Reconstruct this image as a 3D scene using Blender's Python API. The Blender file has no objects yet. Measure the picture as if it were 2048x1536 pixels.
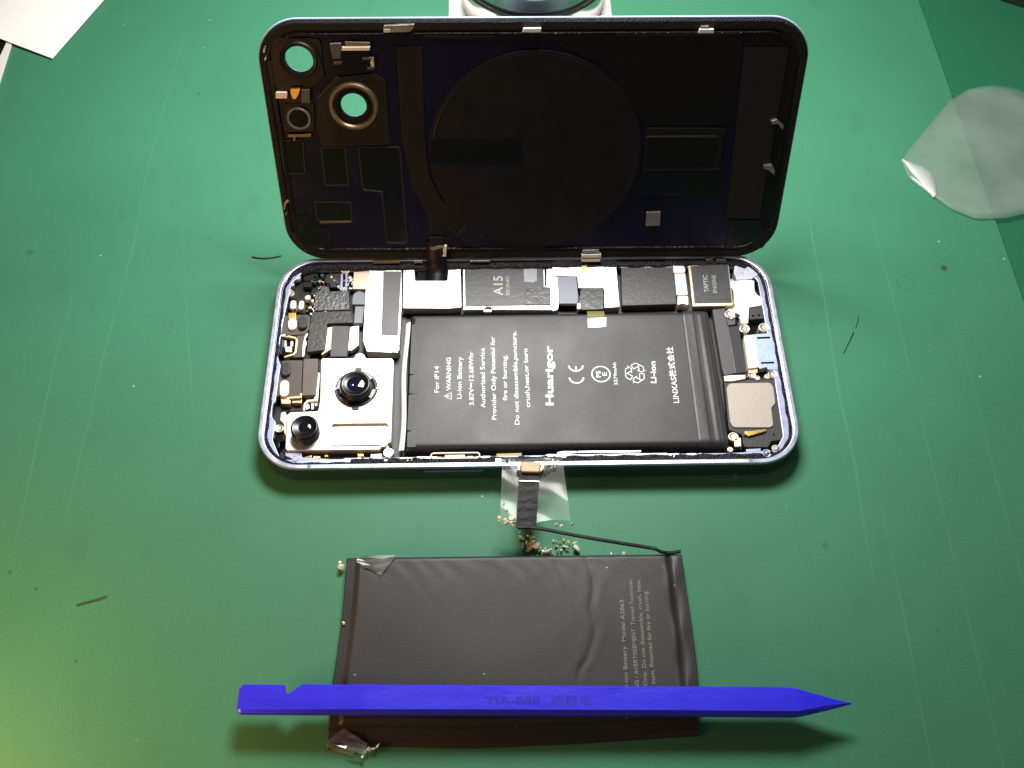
# An opened smartphone under repair on a green work mat. All lengths below are millimetres; S turns them into metres.
import bpy, bmesh, math, random
from mathutils import Vector, Matrix
S = 0.001
scene = bpy.context.scene
C = scene.collection
R = math.radians

# ------------------------------------------------------------------ camera
cam_data = bpy.data.cameras.new('camera')
cam = bpy.data.objects.new('camera', cam_data); C.objects.link(cam)
cam.location = Vector((-7.367, -162.421, 249.689)) * S
cam.rotation_euler = (0.56117, -0.00234, -0.0158)
cam_data.sensor_fit = 'HORIZONTAL'; cam_data.sensor_width = 36.0
cam_data.lens = 2057.98 / 2048 * 36.0
cam_data.clip_start = 0.005; cam_data.clip_end = 20
scene.camera = cam
# ------------------------------------------------------------------ light
world = bpy.data.worlds.new('World'); scene.world = world; world.use_nodes = True
bg = world.node_tree.nodes['Background']
bg.inputs[0].default_value = (1.0, 0.93, 0.82, 1); bg.inputs[1].default_value = 0.10

def lamp(name, kind, loc, target, power, color, size=0.1, size_y=None):
    d = bpy.data.lights.new(name, kind); d.energy = power; d.color = color
    if kind == 'AREA':
        d.shape = 'RECTANGLE'; d.size = size; d.size_y = size_y or size
    else: d.shadow_soft_size = size
    o = bpy.data.objects.new(name, d); C.objects.link(o)
    o.location = Vector(loc) * S
    o.rotation_euler = (Vector(target) - Vector(loc)).to_track_quat('-Z', 'Y').to_euler()
    return o
lamp('desk_lamp', 'AREA', (0, 112, 215), (-8, 95, 0), 1.25, (1.0, 0.99, 0.96), 0.11, 0.075)
lamp('warm_lamp', 'AREA', (-172, -138, 58), (-118, -105, 0), 0.25, (1.0, 0.42, 0.11), 0.05, 0.05)

scene.view_settings.view_transform = 'Standard'; scene.view_settings.look = 'None'
scene.view_settings.gamma = 1; scene.view_settings.exposure = 0.0
scene.view_settings.use_curve_mapping = False
scene.cycles.max_bounces = 8; scene.cycles.transparent_max_bounces = 16
scene.cycles.sample_clamp_indirect = 6

# ------------------------------------------------------------------ plan, measured in mm
PHONE_PLATES = [  # name, group, material, bottom, top, corner radius, outline (mm, phone coordinates)
 ('foam_block','left','foam',3,5.2,0.3,[(-66.77, 32.29), (-62.71, 33.02), (-61.79, 29.53), (-62.95, 28.61), (-66.18, 28.65)]),
 ('foam_block','left','foam',3,5.0,0.3,[(-66.44, 28.34), (-63.59, 28.46), (-63.66, 26.43), (-65.89, 26.46)]),
 ('connector_cover','left','darkplastic',3,5.0,0.2,[(-59.82, 30.92), (-55.42, 32.13), (-55.11, 26.16), (-58.08, 26.2), (-58.33, 27.76), (-59.84, 28.09)]),
 ('board_base','left','blackboard',2.4,3.2,0.2,[(-68.77, 35.34), (-52.15, 35.75), (-51.49, 25.92), (-62.79, 18.7), (-65.16, 17.83), (-70.21, 19.41), (-70.83, 30.59)]),
 ('foil_tab','left','foil',4.2,5.1,0.2,[(-60.96, 26.78), (-58.46, 26.44), (-58.29, 24.26), (-60.87, 24.3)]),
 ('foil_cover','left','foil',3,5.6,0.25,[(-62.34, 24.19), (-52.36, 24.36), (-51.55, 17.45), (-61.74, 17.23)]),
 ('metal_post','left','alu',3,5.6,0.2,[(-55.2, 30.86), (-54.5, 30.85), (-54.24, 24.51), (-54.98, 24.52)]),
 ('metal_post','left','alu',3,5.6,0.2,[(-53.8, 30.84), (-53.2, 30.83), (-52.86, 24.42), (-53.45, 24.43)]),
 ('shield_cover','left','tanmetal',3,5.6,0.2,[(-51.32, 33.66), (-46.58, 33.75), (-47.06, 24.96), (-51.32, 25.02)]),
 ('shield_cover','left','shield',3,5.85,0.5,[(-46.54, 33.62), (-42.89, 33.12), (-42.58, 31.91), (-36.89, 31.83), (-36.37, 17.6), (-36.45, 5.06), (-36.79, 1.76), (-45.69, 2.4), (-46.99, 6.22), (-47.37, 24.47)]),
 ('adhesive_tape','left','graytape',5.86,6.0,0.1,[(-42.33, 31.22), (-37.0, 31.14), (-36.98, 7.77), (-41.83, 8.08)]),
 ('grey_disc_pad','left','bluegray',3,5.4,0.1,[(-51.13, 21.78), (-50.91, 23.16), (-50.1, 24.08), (-49.02, 24.37), (-47.5, 23.73), (-47.36, 19.45), (-50.98, 19.5)]),
 ('grey_bracket','left','bluegray',3,5.2,0.1,[(-50.16, 18.87), (-47.48, 18.9), (-47.66, 12.84), (-50.08, 12.87)]),
 ('flex_cable','left','flex',3.6,5.3,0.3,[(-62.55, 17.01), (-51.14, 17.24), (-50.36, 12.96), (-57.88, 12.77), (-58.04, 3.44), (-62.92, 2.79), (-62.95, 7.99), (-62.88, 11.21), (-62.73, 14.17)]),
 ('gold_plate','left','goldplate',3,4.6,0.2,[(-57.82, 11.87), (-56.39, 12.15), (-56.25, 4.17), (-58.48, 2.34), (-59.01, 2.35), (-57.98, 3.77)]),
 ('adhesive_tape','left','graytape2',4.65,4.8,0.1,[(-56.37, 12.21), (-51.53, 12.14), (-51.28, 1.48), (-56.11, 1.55)]),
 ('bright_plate','left','shield',3,4.6,0.2,[(-51.31, 11.99), (-48.68, 12.39), (-48.29, 5.5), (-50.19, 3.66), (-51.31, 3.67)]),
 ('flash_bracket','left','bronze',3,5.2,0.3,[(-71.14, 15.86), (-63.7, 16.11), (-63.05, 14.84), (-62.88, 10.99), (-63.97, 9.01), (-67.12, 8.85), (-70.92, 9.05)]),
 ('gold_contact','left','gold',5.2,5.9,0.15,[(-69.37, 16.37), (-67.2, 16.43), (-66.97, 14.1), (-69.14, 14.07)]),
 ('gold_trim','left','goldplate',3.2,5.6,0.1,[(-71.0, 8.91), (-69.58, 9.04), (-69.49, 8.16), (-68.7, 8.59), (-66.49, 7.98), (-65.82, 7.24), (-65.74, 2.63), (-66.35, 1.64), (-69.09, 0.69), (-69.15, 1.31), (-66.76, 2.22), (-66.36, 2.92), (-66.44, 6.96), (-66.91, 7.4), (-68.86, 7.86), (-71.05, 8.19)]),
 ('sensor_window','left','glossblack',3,4.2,0.1,[(-71.28, 9.02), (-67.24, 8.23), (-66.79, 3.59), (-69.51, 2.34), (-70.78, 3.07)]),
 ('chip','left','chipblue',4.2,4.6,0.05,[(-70.62, 8.0), (-70.14, 7.99), (-69.72, 5.09), (-70.2, 5.09)]),
 ('chip','left','whitebit',4.2,4.7,0.05,[(-69.81, 7.34), (-69.33, 7.33), (-68.98, 5.01), (-69.5, 5.01)]),
 ('chip','left','whitebit',4.2,4.7,0.1,[(-69.46, 5.01), (-67.46, 5.27), (-67.38, 3.26), (-69.06, 3.43)]),
 ('chip','left','shield',4.2,4.7,0.05,[(-68.0, 7.16), (-67.27, 7.01), (-67.23, 5.41), (-67.96, 5.57)]),
 ('bronze_cover','left','bronze',3,5.0,0.2,[(-66.43, 8.83), (-64.05, 8.94), (-64.06, 1.3), (-69.0, 1.08), (-66.48, 1.9), (-65.64, 3.03)]),
 ('bright_edge','left','shield',3,5.2,0.1,[(-64.0, 8.8), (-63.13, 9.81), (-63.36, 8.35), (-63.76, 7.49), (-63.15, 6.03), (-63.5, 4.59), (-63.57, 1.44), (-64.13, 1.16), (-64.36, 5.47)]),
 ('module_cover','left','bronze',3,5.2,0.3,[(-69.58, 0.01), (-67.01, 0.19), (-63.84, 0.14), (-63.18, -11.74), (-66.57, -11.99), (-70.09, -11.79), (-70.55, -5.46), (-69.49, -4.56)]),
 ('module_cover','left','bronze2',3,5.5,0.3,[(-63.35, 0.4), (-59.47, 0.41), (-59.15, -3.98), (-59.15, -11.77), (-62.86, -11.93), (-63.55, -0.22)]),
 ('gold_contact','left','gold',5.2,5.9,0.15,[(-69.25, -9.78), (-67.3, -9.81), (-67.54, -11.21), (-69.11, -11.19)]),
 ('gold_box','left','goldplate',3,5.0,0.15,[(-68.95, -11.92), (-66.16, -11.87), (-65.93, -14.24), (-68.41, -14.21)]),
 ('gold_bar','left','goldplate',3,4.6,0.1,[(-65.88, -12.43), (-62.96, -12.41), (-62.97, -13.75), (-65.62, -13.71)]),
 ('gold_trim','left','goldplate',4.8,5.4,0.1,[(-66.4, -12.11), (-63.51, -11.85), (-63.55, -10.96), (-62.96, -10.97), (-62.89, -12.61), (-66.32, -12.85)]),
 ('cream_bracket','left','cream',3,6.0,0.3,[(-62.01, -14.76), (-61.23, -13.59), (-58.23, -13.34), (-58.17, -14.07), (-60.67, -14.19), (-61.35, -15.06), (-61.54, -17.1), (-62.04, -17.1)]),
 ('bright_edge','left','shield',3,5.4,0.1,[(-59.07, -3.92), (-58.5, -4.54), (-58.33, -13.26), (-59.62, -12.95), (-59.09, -11.77)]),
 ('pattern_chip','left','glossblack',3,5.2,0.1,[(-61.55, -14.28), (-58.33, -13.59), (-58.08, -16.53), (-61.47, -16.57)]),
 ('chip','left','shield',5.2,5.4,0.05,[(-61.46, -14.99), (-60.88, -14.41), (-60.37, -15.89), (-61.19, -16.52)]),
 ('chip','left','shield',5.2,5.4,0.05,[(-60.12, -14.42), (-59.51, -14.19), (-59.21, -16.2), (-59.81, -16.48)]),
 ('chip','left','whitebit',5.2,5.4,0.05,[(-59.11, -14.44), (-58.44, -14.33), (-58.41, -15.27), (-58.99, -15.26)]),
 ('board_base','left','blackboard',2.4,3.0,0.2,[(-70.7, -10.43), (-63.28, -10.54), (-62.33, -15.31), (-66.62, -15.55), (-68.3, -16.4), (-69.14, -13.14)]),
 ('white_lump','left','whitebit',3,5.6,0.3,[(-68.09, -17.36), (-67.0, -17.08), (-66.22, -18.55), (-66.27, -20.57), (-66.08, -24.85), (-66.57, -23.71), (-66.99, -20.84), (-68.1, -19.68)]),
 ('dark_bracket','left','glossblack',3,5.0,0.3,[(-69.48, -24.18), (-66.67, -23.8), (-66.46, -25.93), (-67.63, -26.47), (-67.58, -28.16), (-68.93, -28.14), (-68.65, -26.18), (-69.39, -25.04)]),
 ('corner_bracket','frame','alu',3,5.8,0.3,[(-65.57, -29.6), (-61.24, -30.08), (-60.99, -31.47), (-52.78, -32.14), (-52.69, -33.24), (-62.42, -33.1), (-64.02, -31.7), (-65.55, -30.99)]),
 ('bottom_strip','frame','glossblack',2.6,4.6,0.2,[(-61.32, -28.87), (-39.67, -28.91), (-39.05, -31.42), (-52.77, -31.36), (-60.66, -30.69)]),
 ('gold_chip','bottomrow','gold',4.6,5.2,0.1,[(-60.41, -31.02), (-58.5, -30.49), (-58.55, -31.32), (-60.24, -31.43)]),
 ('gold_chip','bottomrow','goldplate',4.6,5.0,0.1,[(-58.15, -30.66), (-56.17, -30.89), (-56.26, -31.33), (-58.09, -31.3)]),
 ('gold_chip','bottomrow','gold',4.6,5.2,0.1,[(-55.19, -30.54), (-54.22, -30.47), (-54.04, -31.11), (-55.02, -31.18)]),
 ('gold_chip','bottomrow','gold',4.6,5.4,0.2,[(-46.25, -30.22), (-44.67, -30.1), (-44.47, -31.27), (-46.18, -31.33)]),
 ('steel_tab','bottomrow','shield',4.6,5.4,0.1,[(-42.68, -30.55), (-39.75, -30.45), (-39.81, -31.7), (-42.74, -31.74)]),
 ('gold_strip','bottomrow','tanmetal',5.95,6.3,0.1,[(-34.68, -32.29), (-31.35, -32.34), (-31.32, -33.23), (-34.63, -33.31)]),
 ('steel_tab','bottomrow','shield',5.95,6.3,0.1,[(-30.19, -32.05), (-26.27, -32.02), (-26.25, -32.73), (-30.05, -32.76)]),
 ('clip_bar','bottomrow','cream',5.85,6.2,0.1,[(-22.66, -31.64), (-17.39, -31.6), (-17.32, -32.36), (-22.71, -32.32)]),
 ('steel_tab','bottomrow','shield',5.85,6.2,0.2,[(-12.93, -32.12), (-10.7, -32.09), (-10.71, -32.73), (-12.63, -32.75)]),
 ('steel_tab','bottomrow','shield',6.25,6.6,0.2,[(-9.19, -33.08), (-7.67, -32.98), (-7.68, -34.01), (-9.19, -33.99)]),
 ('olive_strip','bottomrow','olive',3,5.2,0.1,[(-8.98, -30.79), (-2.05, -30.66), (-2.08, -31.98), (-8.99, -32.11)]),
 ('steel_strip','bottomrow','shield',5.75,6.1,0.1,[(7.29, -31.24), (8.88, -30.86), (12.81, -30.92), (12.79, -31.37), (7.67, -31.6)]),
 ('steel_strip','bottomrow','shield',5.75,6.1,0.1,[(13.01, -30.88), (29.95, -30.9), (29.91, -31.39), (12.99, -31.37)]),
 ('alu_step','bottomrow','alu',5.55,5.9,0.2,[(2.93, -32.41), (4.92, -31.55), (14.35, -31.77), (36.81, -31.65), (37.91, -32.47), (15.9, -32.24), (6.08, -32.23), (3.5, -33.08)]),
 ('steel_tab','bottomrow','shield',5.95,6.3,0.2,[(37.1, -32.14), (40.07, -32.0), (39.96, -33.07), (37.4, -33.12)]),
 ('steel_tab','bottomrow','shield',5.85,6.2,0.1,[(42.24, -32.07), (44.61, -32.02), (44.53, -32.73), (42.36, -32.78)]),
 ('shield_cover','board','shield',3,5.9,0.5,[(-36.45, 31.94), (-33.06, 31.89), (-32.75, 27.65), (-23.13, 27.52), (-22.86, 34.06), (-19.84, 34.43), (-19.18, 32.85), (-18.79, 17.6), (-22.47, 17.26), (-36.02, 17.53)]),
 ('shield_cover','board','shield',3,5.8,0.2,[(-18.54, 33.33), (6.12, 33.61), (6.06, 25.05), (7.97, 24.62), (7.98, 18.08), (7.86, 16.36), (-9.66, 16.68), (-10.19, 17.74), (-11.61, 17.76), (-12.24, 16.8), (-18.28, 16.73)]),
 ('black_tape','board','graytape3',5.81,5.95,0.1,[(-17.98, 33.12), (5.78, 33.21), (5.73, 24.82), (7.64, 24.39), (7.5, 17.97), (-17.72, 17.93)]),
 ('black_tape','board','graytape4',5.96,6.2,0.1,[(-0.1, 24.15), (7.62, 24.12), (7.49, 18.02), (-0.08, 18.05)]),
 ('gray_label','board','codegray',5.96,6.0,0.02,[(-0.22, 31.54), (3.75, 31.48), (3.62, 27.07), (2.62, 26.42), (-0.2, 26.63)]),
 ('white_clip','board','shield',4,5.4,0.1,[(-12.31, 17.17), (-9.88, 17.14), (-10.04, 16.2), (-12.31, 16.23)]),
 ('shield_cover','board','shield',3,6.1,0.4,[(8.28, 33.55), (9.23, 34.57), (15.72, 34.27), (17.31, 33.63), (17.66, 34.04), (27.77, 34.52), (27.65, 16.99), (23.12, 16.66), (23.45, 23.97), (15.86, 24.08), (15.76, 28.52), (8.37, 28.83)]),
 ('shield_cover','board','shield',3,5.7,0.3,[(6.67, 33.48), (8.3, 33.66), (8.56, 29.14), (9.98, 28.51), (9.91, 18.71), (9.51, 16.56), (7.84, 15.89), (7.97, 24.7), (6.39, 25.12)]),
 ('grey_pad','board','bluegray',5,6.25,0.3,[(9.89, 28.4), (15.49, 28.41), (15.68, 20.78), (15.4, 18.23), (9.93, 18.3)]),
 ('gloss_tape','board','glosstape',4.5,6.0,0.5,[(16.56, 23.95), (23.27, 23.97), (22.91, 16.23), (16.41, 16.05), (15.58, 18.41)]),
 ('steel_tab','board','shield',5,6.3,0.2,[(15.17, 18.19), (16.24, 18.18), (16.08, 16.23), (15.07, 16.24)]),
 ('copper_tab','board','copper',5.9,6.35,0.1,[(17.28, 33.43), (18.91, 33.4), (18.88, 29.91), (17.16, 29.85)]),
 ('chip_cover','board','graytape3',3,5.9,0.3,[(29.24, 33.65), (45.05, 34.07), (44.51, 17.92), (28.37, 17.54)]),
 ('steel_strip','board','bluegray',4.5,6.0,0.1,[(29.32, 34.85), (42.35, 34.75), (42.47, 33.54), (29.12, 33.65)]),
 ('socket_block','board','whitebit',3,6.2,0.5,[(44.84, 32.33), (46.26, 33.32), (47.87, 33.15), (48.4, 30.59), (48.22, 29.4), (44.68, 29.23)]),
 ('socket_block','board','whitebit',3,6.1,0.3,[(44.96, 29.05), (48.27, 29.19), (48.17, 21.13), (44.81, 21.11)]),
 ('socket_block','board','whitebit',3,6.2,0.4,[(45.04, 20.67), (48.16, 20.62), (47.93, 17.19), (46.28, 17.85), (44.7, 17.34)]),
 ('dark_flex','board','glossblack',3,5.2,0.3,[(-32.31, 32.27), (-29.76, 33.56), (-23.76, 33.68), (-23.43, 28.15), (-32.5, 28.27)]),
 ('board_base','board','blackboard',2.4,3.2,0.3,[(-37.2, 36.51), (48.87, 36.16), (50.61, 16.25), (-36.4, 17.08)]),
 ('motor_case','haptic','tanmetal',3,6.2,0.2,[(49.37, 32.0), (61.69, 32.54), (61.03, 16.86), (49.12, 16.75)]),
 ('motor_top','haptic','graytape3',6.21,6.3,0.1,[(50.09, 31.69), (61.33, 32.2), (60.81, 17.93), (49.74, 17.8)]),
 ('glue_lump','right','lavwhite',3,6.2,0.6,[(63.37, 31.81), (65.38, 32.53), (68.48, 31.44), (70.82, 30.28), (70.26, 28.43), (67.8, 26.62), (63.4, 26.49), (62.89, 29.27)]),
 ('white_bracket','right','whitebit',3,6.1,0.4,[(61.35, 25.86), (63.38, 26.2), (65.62, 26.54), (68.59, 26.24), (68.15, 22.3), (68.75, 20.84), (70.28, 19.38), (69.48, 16.89), (65.65, 16.23), (65.02, 12.71), (64.56, 10.45), (62.58, 10.47), (62.6, 13.8), (61.38, 14.34), (61.86, 22.39), (61.32, 23.85)]),
 ('white_lump','right','whitebit',3,5.9,0.5,[(58.08, 14.01), (59.62, 15.93), (61.5, 16.08), (61.23, 12.91), (59.85, 12.23)]),
 ('steel_foot','right','graytape2',3,5.4,0.3,[(58.75, 12.95), (61.35, 13.09), (61.02, 10.65), (58.85, 10.33)]),
 ('pin_socket','right','darkplastic2',3,5.8,0.2,[(65.88, 16.38), (70.56, 16.92), (70.62, 12.5), (65.27, 12.05)]),
 ('pin','right','glossblack',5.8,5.85,0.05,[(66.12, 13.65), (66.87, 13.71), (66.83, 13.04), (66.11, 12.98)]),
 ('pin','right','glossblack',5.8,5.85,0.05,[(67.86, 13.84), (68.61, 13.9), (68.57, 13.19), (67.85, 13.13)]),
 ('pin','right','glossblack',5.8,5.85,0.05,[(69.49, 13.6), (70.21, 13.66), (70.17, 12.99), (69.48, 12.93)]),
 ('black_well','right','glossblack',2.6,4.0,0.2,[(61.81, 13.88), (70.92, 14.17), (71.28, -5.38), (65.77, -7.6), (61.35, -6.77)]),
 ('grey_plate','right','graytape2',3,5.4,0.3,[(54.97, 16.18), (58.71, 16.55), (58.72, 10.06), (59.36, 9.85), (58.91, -6.1), (55.59, -6.89), (55.24, -4.51)]),
 ('round_pipe','right','pipe',3,5.6,0.5,[(58.64, 9.72), (62.01, 10.08), (61.78, 2.28), (61.85, -6.08), (58.77, -6.42)]),
 ('white_block','right','cream2',3,6.4,0.4,[(62.63, 6.0), (65.57, 6.36), (65.33, -4.92), (62.37, -5.34)]),
 ('gold_end','right','goldplate',3,5.8,0.1,[(62.58, -5.18), (65.21, -4.84), (64.98, -6.44), (62.49, -6.49)]),
 ('port_body','port','portblue',3,6.1,0.3,[(65.41, 6.65), (71.4, 7.05), (70.85, -5.57), (68.04, -5.61), (67.85, -4.69), (65.66, -5.31), (65.45, -4.54)]),
 ('port_slot','port','glossblack',6.1,6.15,0.05,[(66.4, 5.6), (70.21, 5.75), (70.18, 5.11), (66.4, 4.93)]),
 ('port_slot','port','glossblack',6.1,6.15,0.05,[(66.24, -3.04), (70.08, -2.9), (70.05, -3.52), (66.28, -3.62)]),
 ('speaker_body','speaker','darkplastic2',3,5.8,0.8,[(55.3, -7.37), (60.75, -8.67), (70.73, -8.43), (70.88, -24.64), (69.12, -27.88), (65.48, -28.46), (64.43, -30.27), (57.83, -30.1), (57.89, -26.23), (54.51, -24.76)]),
 ('speaker_plate','speaker','speakgold',5.81,6.15,1.2,[(56.4, -10.04), (68.02, -9.94), (68.56, -11.64), (68.31, -16.65), (66.96, -18.1), (66.67, -23.7), (65.71, -24.3), (55.71, -24.15), (55.06, -22.46), (55.5, -11.64)]),
 ('cover_strip','speaker','cream',5.8,6.3,0.2,[(55.17, -7.69), (56.97, -7.41), (61.31, -7.32), (61.14, -8.61), (57.35, -9.39), (55.18, -9.36)]),
 ('gold_spring','speaker','gold',5.9,6.5,0.2,[(58.68, -25.57), (60.5, -25.42), (64.45, -24.94), (64.41, -25.65), (60.62, -26.84), (59.33, -27.17), (58.5, -26.45)]),
 ('steel_clip','speaker','tanmetal',4,6.2,0.3,[(55.58, -27.48), (57.36, -27.33), (57.13, -30.14), (55.27, -30.28)]),
 ('speaker_hole','speaker','glossblack',5.8,5.84,0.3,[(58.17, -26.43), (58.94, -26.44), (58.83, -27.26), (58.06, -27.24)]),
 ('speaker_hole','speaker','glossblack',5.8,5.84,0.2,[(66.2, -26.09), (66.75, -26.09), (66.66, -26.73), (66.1, -26.72)]),
 ('edge_step','frame','alu',4.4,5.9,0.2,[(58.33, -30.79), (62.37, -30.57), (62.28, -31.61), (58.36, -31.73)]),
]
PHONE_DISCS = [  # name, group, material, bottom, top, centre, radius
 ('screw','left','screw',4,5.6,(-68.62, 32.79),1.05),
 ('screw','left','whitebit',4,5.6,(-68.29, 29.88),1.15),
 ('screw','left','screw',4,5.6,(-69.76, 27.14),0.99),
 ('screw','left','tanmetal',4,5.6,(-69.67, 23.8),1.28),
 ('screw','left','tanmetal',4,5.8,(-53.94, 32.11),1.4),
 ('screw','left','whitebit',4,5.6,(-64.29, 22.06),0.84),
 ('screw','left','screw',3,5.4,(-68.19, -22.29),1.29),
 ('screw','frame','alu',4,6.1,(-62.61, -31.88),1.07),
 ('screw','left','screw',3,6.2,(-37.83, -30.63),1.46),
 ('screw','left','screw',3,5.95,(-37.79, 3.28),1.47),
 ('screw','right','screw',4,6.1,(63.38, 8.69),1.52),
 ('screw','right','screw',4,6.1,(69.06, 9.09),1.59),
 ('screw','right','screw',4,6.0,(63.29, -7.39),1.09),
 ('screw','right','screw',4,6.0,(64.61, -8.28),0.77),
 ('screw','right','screw',4,6.1,(69.09, -7.15),1.34),
 ('screw','right','tanmetal',4,6.0,(67.41, -7.83),0.84),
 ('screw','speaker','tanmetal',4,6.1,(55.4, -27.07),1.42),
 ('screw','speaker','tanmetal',4,5.9,(54.02, -30.87),0.8),
 ('screw','frame','alu',4,6.3,(63.61, -32.37),1.29),
 ('screw','frame','tanmetal',4,5.9,(66.36, -30.63),1.05),
 ('screw','right','screw',3,6.0,(59.8, 14.11),1.54),
 ('rivet','board','screw',5.8,6.4,(46.29, 18.24),0.81),
]
PHONE_PILLS = [
 ('white_pill','left','whitebit',5,6.0,(-67.92, 13.15),(-67.76, 11.52),1.26),
 ('black_pill','left','darkplastic',5,6.3,(-64.98, 13.63),(-64.8, 11.71),1.25),
 ('white_pill','left','whitebit',5,6.0,(-68.02, -8.27),(-67.83, -11.12),1.28),
 ('black_pill','left','darkplastic',5,6.3,(-68.15, -2.38),(-68.01, -4.52),1.23),
 ('white_capsule','left','whitebit',3,5.6,(-68.41, 20.35),(-68.38, 18.83),0.88),
 ('gold_capsule','left','goldwhite',3,5.6,(-65.96, 20.32),(-66.03, 18.5),0.78),
]
CAMERA_OUTLINE = [(-57.96, -0.19), (-49.05, -0.31), (-48.74, 0.86), (-47.49, 1.62), (-46.15, 0.83), (-45.69, -0.36), (-38.33, -0.47), (-37.73, -1.31), (-37.26, -27.8), (-39.01, -28.19), (-39.82, -29.02), (-40.09, -29.93), (-65.03, -29.85), (-65.6, -29.06), (-66.15, -18.7), (-65.36, -17.84), (-57.78, -17.57), (-57.52, -14.01), (-58.38, -0.71)]
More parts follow.
